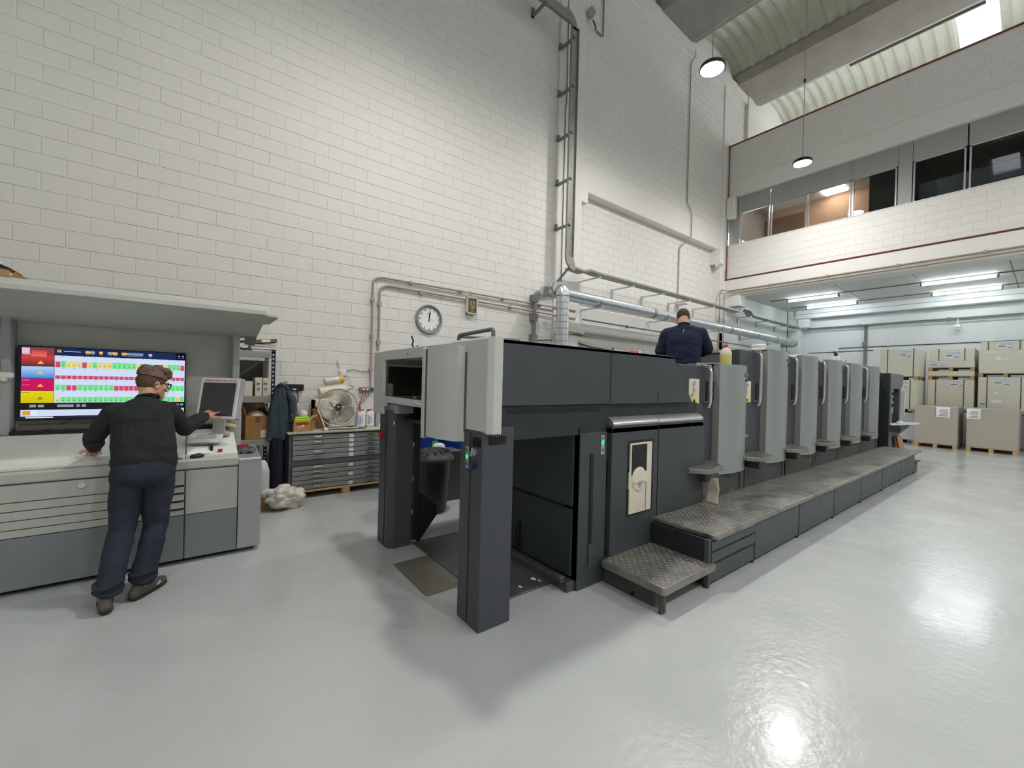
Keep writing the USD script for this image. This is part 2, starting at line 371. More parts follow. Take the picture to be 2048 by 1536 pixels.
wl = struct('wall_left')
P(wl, 'backing', [box(-9, 6.42, WY + .006, 7.3, 0, 13, 0), box(7.23, 24, WY + .026, 7.3, 6.93, 13, 0), box(7.23, 14.4, 7.186, 7.4, 0, 6.93, 0)], M_wall)
blocks(wl, [(WY, -9, 6.42, 0, 12.0), (WY + .02, 7.23, 18.5, 6.93, 12.0), (7.18, 7.23, 14.3, 3.45, 6.2), (7.18, 7.23, 14.3, 0, 2.85)], 299)
P(wl, 'column', box(6.42, 7.23, WY - .05, 7.3, 0, 12.6, .012), M_conc)
P(wl, 'column', box(14.05, 14.45, WY - .02, 7.3, 0, 12.6, .012), M_conc)
P(wl, 'concrete_beam', box(7.23, 14.3, WY, 7.3, 6.21, 6.93, .015), M_conc)
P(wl, 'concrete_beam', box(7.23, 14.3, WY - .02, 7.3, 2.85, 3.45, .02), M_conc)
P(wl, 'corbel', [box(7.2, 7.46, WY - .03, 7.2, 5.93, 6.21), box(13.82, 14.08, WY - .10, 7.2, 5.72, 6.21)], M_conc)
P(wl, 'corbel', prism([(WY - .10, 5.72), (WY + .05, 5.72), (WY + .05, 5.60)], 13.82, 14.08, 'x'), M_conc)
P(wl, 'corbel', box(7.2, 7.46, WY - .03, 7.2, 2.62, 2.85), M_conc)
P(wl, 'top_beam', box(-9, 24, WY - .07, 7.3, 11.75, 12.12, .01), M_conc)
P(wl, 'painted_panel', box(14.45, 19.96, WY, 7.3, 0, 4.9, .01), M_store)
P(wl, 'painted_panel', box(20.0, 20.7, WY + .02, 7.3, 0, 4.9, .01), M_store)
P(wl, 'joint_cover', box(19.95, 20.01, WY - .004, WY + .2, 0, 4.88, 0), M_ink, label='dark movement joint')
P(wl, 'upper_column', box(15.6, 16.0, WY - .10, 7.2, 9.5, 12.1, .01), M_conc)
P(wl, 'upper_groove', box(17.2, 24, WY - .01, WY + .05, 10.72, 10.78, 0), M_pipeg)

wr = struct('wall_right')
P(wr, 'backing', [box(XB + .006, XB + .3, -12, WY, 4.72, 6.40, 0), box(XB + .006, XB + .3, -12, WY, 8.05, 9.78, 0)], M_wall)
P(wr, 'lower_beam', box(XB - .02, XB + .5, -12, WY + .05, 4.70, 5.25, .02), M_conc)
blocks(wr, [(XB, -11.9, WY - .02, 5.27, 6.40), (XB, -11.9, WY - .02, 8.56, 9.78)], 292, axis='y')
P(wr, 'sill', box(XB - .01, XB + .3, -12, WY - .02, 6.40, 6.425, .005), M_conc)
P(wr, 'header_beam', box(XB - .015, XB + .3, -12, WY + .02, 8.03, 8.545, .02), M_conc)
P(wr, 'ledge', box(XB - .05, XB, -12, WY, 5.25, 5.275, .004), M_redline, label='thin red-brown strip')
P(wr, 'capping', box(XB - .02, XB + .32, -12, WY, 9.78, 9.82, .004), M_redline, label='red-brown capping')
P(wr, 'corbel', box(XB + .0, XB + .42, 6.42, 6.93, 4.33, 4.71, .012), M_conc)
P(wr, 'corbel', box(XB - .12, XB + .1, 6.62, 6.9, 7.30, 8.03, .03), M_conc)

# office strip above: windows with grey upper panels
wins = [(6.52, 5.64), (5.60, 4.60), (4.57, 3.56), (3.53, 2.60), (2.29, 1.37), (1.32, .36), (.32, -.64), (-.68, -1.64)]
for k, (a, b) in enumerate(wins):
    w = struct('window_%d' % (k + 1)); x0 = XB + .12; g = .035
    P(w, 'upper_panel', box(x0 + .01, x0 + .05, b - .012, a + .012, 7.50, 8.03, .004), M_grey_panel)
    P(w, 'frame', [box(x0, x0 + .06, b, b + g, 6.42, 7.49, .003), box(x0, x0 + .06, a - g, a, 6.42, 7.49, .003), box(x0, x0 + .06, b, a, 7.455, 7.495, .003), box(x0, x0 + .06, b, a, 6.42, 6.445, .003)], M_alu)
    P(w, 'pane', box(x0 + .025, x0 + .033, b + g, a - g, 6.445, 7.455, 0), M_pane)
P(wr, 'solid_panel', box(XB + .13, XB + .17, 6.55, 6.90, 6.42, 8.03, .004), M_grey_panel)
P(wr, 'solid_panel', box(XB + .13, XB + .17, 2.31, 2.58, 6.42, 8.03, .004), M_grey_panel)
P(wr, 'solid_panel', box(XB + .13, XB + .17, -12, -1.66, 6.42, 8.03, .004), M_grey_panel)
of = struct('wall_office')
P(of, 'office_floor', box(XB + .3, 20.6, -12, WY, 6.0, 6.3, 0), M_officedark)
P(of, 'partition', box(17.4, 17.5, 3.3, WY, 6.3, 8.4, 0), M_warmwall)
P(of, 'partition', box(15.4, 15.5, 2.55, 3.35, 6.3, 8.0, 0), M_officedark, label='black cabinet back')
P(of, 'partition', box(XB + .2, 19, 2.42, 2.48, 6.3, 8.4, 0), M_officedark)
P(of, 'partition', box(18.4, 18.5, -12, 2.42, 6.3, 8.4, 0), M_officedark)
P(of, 'office_ceiling', box(XB + .25, 20.6, -12, WY, 8.3, 8.5, 0), M_officeceil)
P(of, 'blind', box(15.0, 15.02, -1.6, 2.25, 6.3, 7.05, 0), M_blind)
P(of, 'wood_panel', box(17.36, 17.4, 5.6, 6.9, 6.3, 8.0, 0), M_brown)
for y in (5.6, 4.2):
    P(of, 'office_light', box(15.3, 15.4, y - .45, y + .45, 8.24, 8.29, 0), M_office_tube)
P(of, 'office_light', box(16.6, 17.2, 4.3, 4.9, 8.26, 8.29, 0), M_office_tube)

# roof: precast beams along y, arched corrugated sheets between them, one translucent strip per bay
ce = struct('ceiling')
bx_ = [-7.5, -2.9, 1.75, 6.4, 11.0, 15.55, 20.1, 24.7]
for x in bx_:
    P(ce, 'roof_beam', prism([(x - .95, 12.25), (x - .75, 12.06), (x + .8, 12.0), (x + .95, 12.10), (x + .95, 12.45), (x + .2, 12.75), (x - .2, 12.75), (x - .95, 12.45)], -12, 7.25, 'y'), M_beamc)
    P(ce, 'beam_lip', box(x + .86, x + 1.02, -12, 7.2, 12.07, 12.12, .006), M_galvd)
def sheet_grid(xa, xb, ya, yb):
    ny = max(3, int((yb - ya) / .075)); nx = 11
    Y = np.linspace(ya, yb, ny); X = np.linspace(xa, xb, nx)
    t = (X - xa) / (xb - xa)
    z = 12.3 + .42 * 4 * t * (1 - t)
    ph = (Y / .3) % 1.; rib = np.where(ph < .25, 0., np.where(ph < .5, 1., np.where(ph < .75, 1., 0.))) * .045
    G = np.zeros((ny, nx, 3)); G[..., 0] = X[None]; G[..., 1] = Y[:, None]; G[..., 2] = z[None] + rib[:, None]
    return sheet(G.reshape(-1, 3), ny, nx, .006)
SKY_Y = [(1.15, 2.0), (-4.85, -4.0), (-10.0, -9.15)]
for a, b in zip(bx_, bx_[1:]):
    xa, xb = a + .9, b - .9
    for ya, yb in ((2.0, 7.25), (-4.0, 1.15), (-9.15, -4.85), (-12, -10.0)):
        P(ce, 'roof_sheet', sheet_grid(xa, xb, ya, yb), M_sheet)
    for ya, yb in SKY_Y:
        X = np.linspace(xa, xb, 11); t = (X - xa) / (xb - xa); G = np.zeros((3, 11, 3)); G[..., 0] = X; G[..., 1] = np.linspace(ya, yb, 3)[:, None]; G[..., 2] = 12.32 + .42 * 4 * t * (1 - t)
        P(ce, 'skylight_sheet', sheet(G.reshape(-1, 3), 3, 11, .004), M_skylight)
P(ce, 'beam_conduit', [tube([(16.62, 4.2, 12.05), (16.62, 1.3, 12.05)], .03, 8), box(16.56, 16.68, 1.3, 4.2, 12.07, 12.13)], M_galvd)
wf = one('wall_front', box(-9.2, 21, -12.2, -12, 0, 13, 0), M_wall, None, None, kind='structure')
w2 = one('wall_near', box(-9.2, -9, -12, 7.3, 0, 13, 0), M_wall, None, None, kind='structure')
w3 = one('wall_far', box(24.6, 24.8, -12, 7.3, 9, 13, 0), M_wall, None, None, kind='structure')

# storage room under the office
wb = struct('wall_back')
P(wb, 'wall_panel', box(20.6, 20.8, -12, WY, 0, 5, 0), M_store)
P(wb, 'column', box(20.08, 20.6, 6.5, 6.95, 0, 4.88, .012), M_store)
P(wb, 'corbel', box(20.0, 20.36, 6.15, 6.55, 4.14, 4.50, .012), M_store)
P(wb, 'upper_beam', box(20.0, 20.32, -12, 6.66, 4.52, 4.88, .012), M_store)
P(wb, 'beam_groove', box(19.993, 20.02, -12, 6.66, 4.685, 4.70, 0), M_inkgrey)
P(wb, 'lower_beam', box(20.42, 20.62, -12, 6.5, 4.14, 4.62, .012), M_store)
c2 = struct('ceiling_001')
P(c2, 'slab', box(XB + .3, 20.8, -12, WY, 4.9, 5.1, 0), M_storeceil)
ys = [WY, 5.95, 4.2, 2.45, .7, -1.05, -2.8, -4.55, -6.3, -8.05, -9.8, -12]
for xa, xb in ((14.92, 17.0), (17.0, 19.0), (19.0, 19.98)):
    for a, b in zip(ys, ys[1:]): P(c2, 'ceiling_panel', box(xa + .008, xb - .008, b + .008, a - .008, 4.86, 4.91, .003), M_storeceil)
# ================================================================ LAMPS
def pendant(x, y, z, label):
    t = thing('pendant_lamp', label, 'lamp', (x, y, z), 'round pendant lamps over the press')
    P(t, 'housing', lathe([(.0, .14), (.06, .14), (.07, .09), (.2, .07), (.215, .03), (.215, .0), (.2, -.004), (.0, -.002)], (x, y, z), 36), M_black, smooth=40)
    P(t, 'diffuser', lathe([(.0, -.025), (.12, -.022), (.195, -.006), (.195, .0)], (x, y, z), 36), M_lamp)
    P(t, 'suspension_wire', cyl((x, y, z + .13), (x, y, 12.1), .008, 8), M_galvd)
    P(t, 'connector', box(x - .02, x + .02, y - .02, y + .02, z + 2.05, z + 2.14), M_black)
    return t
pendant(7.35, 3.87, 7.34, 'round pendant lamp hanging highest in view, in front of the wall near the roof beams')
pendant(12.2, 4.0, 7.34, 'round pendant lamp hanging in front of the white office wall and its window band')
for x, y in ((2.5, 3.7), (12.2, -3.2), (7.35, -3.2), (2.5, -3.2), (-2.4, -3.2), (7.35, -9)):
    pendant(x, y, 7.34, 'round pendant lamp of the hall outside the picture, %.0f m along and %.0f m across' % (x, y))
def tube_lamp(x, y0, y1, label):
    t = thing('tube_lamp', label, 'lamp', (x, (y0 + y1) / 2, 4.75), 'fluorescent tube lamps under the office floor')
    P(t, 'housing', box(x - .06, x + .06, y0 - .03, y1 + .03, 4.82, 4.87, .01), M_white)
    P(t, 'tube', tube([(x, y0, 4.79), (x, y1, 4.79)], .045, 10), M_tube)
    P(t, 'end_cap', box(x - .05, x + .05, y0 - .05, y0 - .005, 4.74, 4.85, .008), M_inkgrey); P(t, 'end_cap', box(x - .05, x + .05, y1 + .005, y1 + .05, 4.74, 4.85, .008), M_inkgrey)
tube_lamp(17.15, 4.48, 5.92, 'fluorescent tube lamp nearer the hall, above the far printing units')
tube_lamp(19.05, 4.42, 5.92, 'fluorescent tube lamp deeper in the room, above the far printing units')
tube_lamp(17.1, .99, 2.42, 'fluorescent tube lamp nearer the hall, above the paper pallets')
tube_lamp(19.1, 1.01, 2.44, 'fluorescent tube lamp deeper in the room, above the paper pallets')
for x in (17.1, 19.1):
    tube_lamp(x, -2.5, -1.05, 'fluorescent tube lamp outside the picture, %s' % ('nearer the hall' if x < 18 else 'deeper in the room'))
for x, s in ((17.1, 'nearer the hall'), (19.07, 'deeper in the room')):
    one('lamp_conduit', tube([(x, -12, 4.845), (x, 6.5, 4.845)], .014, 6), M_pipeg, 'thin grey conduit on the storage ceiling feeding the tube lamps, ' + s, 'conduit')

# ================================================================ PIPES AND TRAYS ON THE WALLS
def clips(pts, r=.02):
    return [box(x - r, x + r, y - r * .6, y + r, z - r, z + r, .003) for x, y, z in pts]
def conduit(label, path, r=.016, cl=(), m=M_pipe, name='conduit', rad=.07):
    t = thing(name, label, 'pipe', path[0])
    P(t, 'pipe', tube(bend(path, rad), r, 10), m, smooth=50)
    for c in cl: P(t, 'clip', clips([c], r * 1.7), m)
    return t
wy = WY - .035
conduit('beige wall conduit, the outer of the two that bend round above the clock', [(2.34, wy, 1.45), (2.34, wy, 3.23), (2.45, wy, 3.29), (7.1, wy - .03, 3.30)], .017,
        [(2.34, wy, z) for z in (1.75, 2.3, 2.9)] + [(x, wy, 3.29) for x in (3.0, 4.0, 5.0, 6.0)])
conduit('beige wall conduit, the inner of the two that bend round above the clock', [(2.455, wy, 1.6), (2.455, wy, 3.10), (2.56, wy, 3.17), (7.1, wy - .03, 3.12)], .019,
        [(2.455, wy, z) for z in (2.2, 2.85)] + [(x, wy, 3.15) for x in (3.2, 4.2, 5.2)])
conduit('thick dark grey pipe rising on the wall beside the spiral duct', [(5.82, wy - .04, 0), (5.82, wy - .04, 3.55), (6.4, wy - .04, 3.62)], .045, [(5.82, wy - .04, z) for z in (2.55, 3.0, 3.4)], M_pipeg, rad=.18)
conduit('thin bent cable conduit between the dark pipe and the spiral duct', [(5.86, wy, 2.40), (5.95, wy, 2.52), (6.4, wy, 2.56)], .012, (), M_cable, rad=.08)
conduit('long horizontal dark conduit running under the spiral duct along the wall', [(7.3, 6.83, 3.12), (19.9, 6.83, 3.12)], .02, [(x, 6.83, 3.12) for x in (9, 10.6, 12.2)], M_pipeg)
conduit('thin vertical wall conduit crossing the concrete beam, hanging from the roof', [(12.02, WY - .02, 12.1), (12.02, WY - .09, 11.7), (11.86, WY - .02, 11.45), (11.86, WY - .02, 7.2), (12.1, WY - .05, 6.95), (12.1, WY - .05, 6.15), (11.9, 7.15, 5.9), (11.9, 7.15, 4.2)], .017, (), M_pipe, rad=.1)
conduit('short hooked conduit hanging from the roof right of the cable tray', [(7.85, WY - .02, 12.1), (7.85, WY - .02, 10.12), (7.62, WY - .02, 10.15)], .018, (), M_pipeg, rad=.06)
conduit('dark vertical conduit in the corner beside the office windows', [(XB - .04, 6.86, 9.82), (XB - .04, 6.86, 5.26)], .016, (), M_redline)
conduit('conduit looped beside the corner at the beam end', [(XB - .06, 6.97, 4.0), (XB - .06, 6.97, 5.55), (XB - .06, 6.9, 5.55), (XB - .06, 6.9, 5.24)], .014, (), M_pipe, rad=.03)
conduit('upper beige conduit along the bottom of the white beam above the storage room', [(13.95, 6.86, 2.6), (13.95, 6.86, 4.86), (XB - .045, 6.8, 4.86), (XB - .045, -11.9, 4.85)], .02, [(XB - .045, y, 4.86) for y in (5.5, 4.0, 2.5, 1.0)], M_pipe, rad=.1)
conduit('lower pale conduit along the bottom of the white beam above the storage room', [(14.2, 6.83, 2.6), (14.2, 6.83, 4.77), (XB - .045, 6.6, 4.77), (XB - .045, -11.9, 4.765)], .018, [(XB - .045, y, 4.77) for y in (5.0, 3.5, 2.0)], M_pipe, rad=.1)
conduit('horizontal conduit on the storage room back wall under its beam', [(20.36, 6.3, 4.12), (20.36, -11.9, 4.12)], .028, [(20.36, y, 4.12) for y in (4.6, 2.2, .2)], M_pipeg)
conduit('vertical grey pipe on the storage room back wall', [(20.55, 4.45, 4.12), (20.55, 4.45, 0)], .045, [(20.55, 4.45, 3.4)], M_pipeg)
one('wall_cable', tube([(20.58, 5.3, 3.28), (20.58, 2.6, 3.30), (20.58, -.2, 3.31), (20.58, -6, 3.30)], .014, 6), M_cable, 'thin dark cable strung along the storage room back wall', 'cable')
one('wall_cable', tube([(20.58, 6.3, 3.12), (20.58, 4.2, 3.16)], .012, 6), M_cable, 'short pale cable under the long one on the storage room back wall', 'cable')
one('alarm_sensor', [cyl((20.36, 2.0, 4.1), (20.36, 2.0, 3.92), .02, 8), box(20.28, 20.42, 1.92, 2.08, 3.80, 3.92, .02)], M_white, 'small white sensor hanging under the conduit on the storage back wall', 'sensor')
one('wall_cable', tube([(6.60, WY - .07, 3.7), (6.60, WY - .07, 7.8), (6.63, WY - .07, 8.0), (6.60, WY - .07, 12.1)], .009, 6), M_cable, 'thin dark cable running straight up the pale column behind the cable tray', 'cable')

# perforated cable tray: vertical run with turns at both ends, brackets
def tray_run(t, a, b, wdir, w=.22, h=.055, holes=True):
    """a channel from a to b; wdir is its width direction"""
    a, b, wd = np.array(a, float), np.array(b, float), np.array(wdir, float); L = np.linalg.norm(b - a); d = (b - a) / L; n = np.cross(d, wd)
    def slab(u0, u1, v0, v1, s0=0, s1=L):
        v = []
        for s in (s0, s1):
            for u in (u0, u1):
                for q in (v0, v1): v.append(a + d * s + wd * u + n * q)
        m = trimesh.Trimesh(np.array(v), process=False).convex_hull; return np.array(m.vertices), np.array(m.faces)
    P(t, 'channel', [slab(-w / 2, w / 2, 0, .004), slab(-w / 2, -w / 2 + .004, 0, h), slab(w / 2 - .004, w / 2, 0, h)], M_galvd)
    return slab, L
ct = thing('cable_tray', 'perforated grey cable tray running down the column and along the wall', 'cable tray', (6.45, 6.5, 4.1))
ty = 6.5
sl, L = tray_run(ct, (6.45, ty, 9.35), (6.45, ty, 4.35), (1, 0, 0))
P(ct, 'perforation', [box(6.45 + (i - 2) * .038 - .009, 6.45 + (i - 2) * .038 + .009, ty - .003, ty + .0, 4.5 + k * .05, 4.52 + k * .05, 0) for k in range(86) for i in range(5) if (i + k) % 2], M_white, kind='stuff')
tray_run(ct, (6.36, ty, 9.5), (-3.0, ty, 9.5), (0, 0, 1))
P(ct, 'elbow', prism(arc((6.20, 9.30), .36, 0, PI / 2, 8) + arc((6.20, 9.30), .14, PI / 2, 0, 8), ty - .004, ty, 'y'), M_galvd)
P(ct, 'elbow', prism(arc((6.62, 4.35), .28, PI, 1.5 * PI, 8) + [(6.62, 4.2), (6.56, 4.35)], ty - .05, ty, 'y'), M_galvd)
yz = [(6.55, 4.13), (6.95, 4.10), (7.15, 4.16), (7.4, 4.14), (14.6, 4.14), (14.9, 4.28), (15.35, 4.28), (15.6, 4.14), (20.0, 4.12)]
for (xa, za), (xb, zb) in zip(yz, yz[1:]): tray_run(ct, (xa, 6.58, za), (xb, 6.58, zb), (0, 1, 0), .24, .05, False)
for z in (9.1, 8.05, 7.05, 6.05, 5.05):
    P(ct, 'bracket', [box(6.40, 6.47, 6.46, WY, z - .02, z + .02, .004), box(6.40, 6.47, WY - .06, WY - .01, z - .03, z + .12, .004)], M_pipeg)
for x in (5.6, 3.2, .8):
    P(ct, 'bracket', [box(x - .03, x + .03, 6.46, WY, 9.36, 9.40, .004), box(x - .03, x + .03, WY - .06, WY - .01, 9.36, 9.55, .004)], M_pipeg)
for x in (7.47, 8.75, 10.05, 11.4, 12.8, 15.4, 16.9, 18.6):
    P(ct, 'bracket', [box(x - .025, x + .025, 6.45, 7.18 if x < 14 else WY, 4.07, 4.10, .004), box(x - .03, x + .03, (7.13 if x < 14 else WY - .05), (7.18 if x < 14 else WY), 3.88, 4.12, .004)], M_galv)
P(ct, 'strut', tube([(6.42, 6.9, 3.78), (6.5, 6.5, 4.15)], .025, 8), M_pipeg)
jb = thing('junction_box', 'small beige junction box with a cable end beside the cable tray', 'junction box', (7.30, 6.8, 10.2))
P(jb, 'body', xf(box(7.22, 7.40, 6.76, WY - .05, 10.25, 10.47, .02), ry=.5, about=(7.3, 6.8, 10.36)), M_pipe)
P(jb, 'cable_end', tube([(7.4, 6.84, 10.25), (7.5, 6.84, 10.14), (7.5, 6.84, 10.06)], .02, 6), M_cable)
one('junction_box', box(11.78, 12.02, 6.86, 7.16, 4.10, 4.24, .02), M_conc, 'small white junction box at the foot of the thin wall conduit', 'junction box')

# spiral ventilation duct
DX, DY, DZ = 5.80, 6.40, 3.50
sd = thing('ventilation_duct', 'galvanised spiral ventilation duct rising from the press and running along the wall', 'duct', (DX, 5.97, 0))
def ribbed(p, q, r, step, m=.004):
    p, q = np.array(p, float), np.array(q, float); n = int(np.linalg.norm(q - p) / step); out = []
    return [tube([p + (q - p) * ((k + .5) / n) - (q - p) / np.linalg.norm(q - p) * .006, p + (q - p) * ((k + .5) / n) + (q - p) / np.linalg.norm(q - p) * .006], r + m, 20) for k in range(n)]
P(sd, 'riser', cyl((DX, 5.97, 0), (DX, 5.97, 3.33), .13, 28), M_galv, smooth=40)
P(sd, 'riser_seams', ribbed((DX, 5.97, 1.6), (DX, 5.97, 3.25), .13, .12), M_galvd, kind='stuff')
P(sd, 'elbow', tube([(DX, 5.97, 3.30)] + [(DX, 5.97 + .17 * (1 - math.cos(t)), 3.33 + .17 * math.sin(t)) for t in np.linspace(0, PI / 2, 8)] + [(DX, 6.4, 3.50)], .135, 24), M_galv, smooth=40)
P(sd, 'elbow_seam', [tube([(DX, 5.97, 3.315), (DX, 5.97, 3.325)], .14, 24), tube([(DX, 6.015, 3.44), (DX, 6.022, 3.447)], .141, 24), tube([(DX, 6.14, 3.5), (DX, 6.15, 3.5)], .14, 24), tube([(DX, 6.3, 3.5), (DX, 6.31, 3.5)], .14, 24)], M_cable)
P(sd, 'end_cap', tube([(DX, 6.15, DZ), (DX, 6.52, DZ)], .135, 24), M_galv, smooth=40)
P(sd, 'main_run', cyl((DX, DY, DZ), (19.0, DY, DZ - .06), .13, 28), M_galv, smooth=40)
P(sd, 'coupling', [tube([(x, DY, DZ - .005 * (x - 6) * .9), (x + .12, DY, DZ - .005 * (x - 6) * .9)], .137, 24) for x in (9.4, 13.6, 17.2)], M_galvd, smooth=40)
P(sd, 'run_seams', ribbed((13.8, DY, DZ - .037), (19.0, DY, DZ - .06), .13, .14, .003), M_galvd, kind='stuff')
P(sd, 'end_bend', tube([(18.95, DY, 3.44), (19.2, DY, 3.43), (19.4, DY + .1, 3.43), (19.45, DY + .5, 3.43)], .13, 20), M_galvd, smooth=40)
for x in (7.32, 10.0, 13.0, 15.6, 18.0):
    P(sd, 'bracket', [box(x - .02, x + .02, 6.22, 7.18 if x < 14.3 else WY, 3.325, 3.36, .004), box(x - .02, x + .02, (7.12 if x < 14.3 else WY - .05), (7.18 if x < 14.3 else WY), 3.30, 3.5, .004)], M_galv)
    P(sd, 'hanger_strap', tube([(x, DY + .14 * math.cos(t), DZ - .02 + .14 * math.sin(t)) for t in np.linspace(PI, 2 * PI, 10)], .012, 6), M_galvd)

# things on the wall
ck = thing('wall_clock', 'round grey-rimmed wall clock showing noon', 'clock', (3.375, WY, 2.42))
cx, cz, cy = 3.375, 2.69, WY
def onwall(mesh): return xf(mesh, rx=PI / 2, at=(cx, cy, cz))   # local xy plane -> wall plane, +z towards the room
P(ck, 'rim', onwall(lathe([(.20, 0), (.262, 0), (.266, .03), (.25, .05), (.232, .045), (.228, .02), (.2, .02)], (0, 0, 0), 48)), M_clockrim, smooth=40)
P(ck, 'dial', onwall(lathe([(0, .018), (.229, .018), (.229, 0)], (0, 0, 0), 48)), M_clockface)
for k in range(1, 13):
    a = PI / 2 - k * PI / 6; s = str(k); h = .036
    P(ck, 'numeral', onwall(xf(text_at(s, h, (0, 0, 0), (1, 0, 0), (0, 1, 0), True), at=(.185 * math.cos(a) - (.012 if k < 10 else .026), .185 * math.sin(a) - h / 2, .0185))), M_ink)
P(ck, 'hour_hand', onwall(xf(box(-.009, .009, -.03, .12, .021, .024, .001), rz=-.06)), M_ink)
P(ck, 'minute_hand', onwall(xf(box(-.006, .006, -.05, .155, .025, .028, .001), rz=-.14)), M_ink)
P(ck, 'maker_mark', onwall(box(-.035, .03, .098, .108, .0185, .0195, 0)), M_ink)
P(ck, 'second_hand', onwall(xf(box(-.0015, .0015, -.02, .10, .029, .030, 0), rz=-PI / 2 - .05)), M_inkgrey)
pq = thing('framed_plaque', 'small framed brown plaque with a pale emblem on the wall right of the clock', 'plaque', (4.26, WY - .05, 2.88))
P(pq, 'frame', [box(4.13, 4.36, WY - .09, WY - .02, 2.885, 2.905), box(4.13, 4.36, WY - .09, WY - .02, 3.185, 3.205), box(4.13, 4.15, WY - .09, WY - .02, 2.885, 3.205), box(4.34, 4.36, WY - .09, WY - .02, 2.885, 3.205)], M_cream)
P(pq, 'panel', box(4.145, 4.345, WY - .08, WY - .01, 2.9, 3.19, 0), M_plaque)
sh = [(4.185, 3.12), (4.22, 3.135), (4.245, 3.12), (4.27, 3.135), (4.305, 3.12), (4.305, 3.02), (4.285, 2.99), (4.245, 2.975), (4.205, 2.99), (4.185, 3.02)]
P(pq, 'emblem', [prism(sh, WY - .086, WY - .08, 'y', [[(4.245 + (x - 4.245) * .86, 3.055 + (z - 3.055) * .88) for x, z in sh]]), box(4.19, 4.30, WY - .086, WY - .08, 3.05, 3.06, 0), box(4.225, 4.265, WY - .086, WY - .08, 3.0, 3.04, .004), box(4.21, 4.235, WY - .086, WY - .08, 3.075, 3.11, .006), box(4.26, 4.285, WY - .086, WY - .08, 3.075, 3.11, .006), box(4.21, 4.285, WY - .086, WY - .08, 2.935, 2.95, .006)], M_gold)
one('hook', [cyl((4.24, WY - .01, 3.21), (4.24, WY - .01, 3.33), .006, 6), cyl((4.24, WY - .03, 3.32), (4.24, WY, 3.32), .008, 6)], M_pipe, 'small wire hook above the framed plaque', 'hook')
ps = thing('power_box', 'black wall-mounted power box with cables hanging from it', 'power box', (1.2, WY - .06, 1.38))
P(ps, 'body', box(1.075, 1.325, WY - .07, WY, 1.385, 1.478, .006), M_black)
P(ps, 'sticker', box(1.17, 1.225, WY - .072, WY - .07, 1.398, 1.415, 0), M_paper)
for k, (x, q) in enumerate(((1.14, .02), (1.16, -.02), (1.23, .04))):
    P(ps, 'cable', tube(bend([(x, WY - .04, 1.39), (x + q, WY - .03, 1.25), (x - q * 1.5, WY - .04, 1.08), (x - q * 2.2, WY - .05, .90)], .08), .007, 6), M_cable if k == 2 else M_pipeg)
P(ps, 'cable', tube(bend([(1.10, WY - .03, 1.478), (1.10, WY - .03, 1.515), (1.07, WY - .03, 1.515), (1.06, WY - .03, 1.44)], .02), .005, 6), M_cable)
sw = thing('wall_switch', 'small beige wall switch box with an antenna wire above the fan', 'switch', (1.89, WY - .03, 1.60))
P(sw, 'body', box(1.845, 1.945, WY - .05, WY, 1.615, 1.71, .01), M_cream)
P(sw, 'button', box(1.87, 1.92, WY - .055, WY - .05, 1.64, 1.685, .002), M_white)
P(sw, 'cable', tube(bend([(1.84, WY - .02, 1.74), (1.82, WY - .02, 1.80), (1.80, WY - .02, 1.86)], .02), .004, 6), M_cable)
P(sw, 'cable', tube([(1.93, WY - .02, 1.70), (2.05, WY - .02, 1.73), (2.2, WY - .02, 1.70), (2.34, WY - .02, 1.70)], .005, 6), M_cable)
so = thing('wall_socket', 'grey wall socket block with red-ended cables below the beige conduit', 'socket', (2.26, WY - .04, 1.37))
P(so, 'body', box(2.16, 2.40, WY - .06, WY, 1.375, 1.45, .008), M_cab)
for x in (2.22, 2.28, 2.35): P(so, 'outlet', cyl((x, WY - .065, 1.413), (x, WY - .06, 1.413), .02, 14), M_black if x > 2.3 else M_cream)
for x, d in ((2.2, -.08), (2.25, -.14), (2.3, -.18)):
    P(so, 'cable', tube(bend([(x, WY - .07, 1.41), (x - .01, WY - .09, 1.3), (x + d, WY - .1, 1.12), (x + d - .02, WY - .12, .93)], .05), .006, 6), M_red if x == 2.2 else M_brown)
one('surface_cable', tube(bend([(7.32, 7.1, 2.3), (7.32, 7.1, 2.6), (7.9, 7.1, 2.52), (10.5, 7.1, 2.42)], .06), .02, 8), M_cable, 'dark cable under the lower wall beam behind the press', 'cable')
for k, x in enumerate((6.45, 6.62, 6.78)):
    one('service_pipe', tube(bend([(x, 6.8, .0), (x, 6.8, 2.74), (x + .25, 6.82, 2.78), (7.3 + k * .2, 6.84, 2.74)], .08), .022, 8), (M_cable, M_pipeg, M_pipe)[k], ('dark', 'grey', 'beige')[k] + ' service pipe rising beside the spiral duct behind the press', 'pipe', 'service pipes behind the duct')
eb = thing('electrical_cabinet', 'tall pale grey-blue electrical cabinet behind the press', 'cabinet', (7.6, 6.2, 0))
P(eb, 'body', box(7.30, 7.98, 5.9, 6.35, 0, 2.36, .01), M_galv); P(eb, 'door', box(7.34, 7.82, 5.885, 5.9, .1, 2.32, .006), M_galv); P(eb, 'side_post', box(7.27, 7.31, 5.87, 5.92, 0, 2.4, .004), M_pipeg)
one('board', box(6.55, 7.2, 6.3, 6.33, 0, 2.36, .004), M_conc, 'white panel board standing left of the electrical cabinet', 'panel')
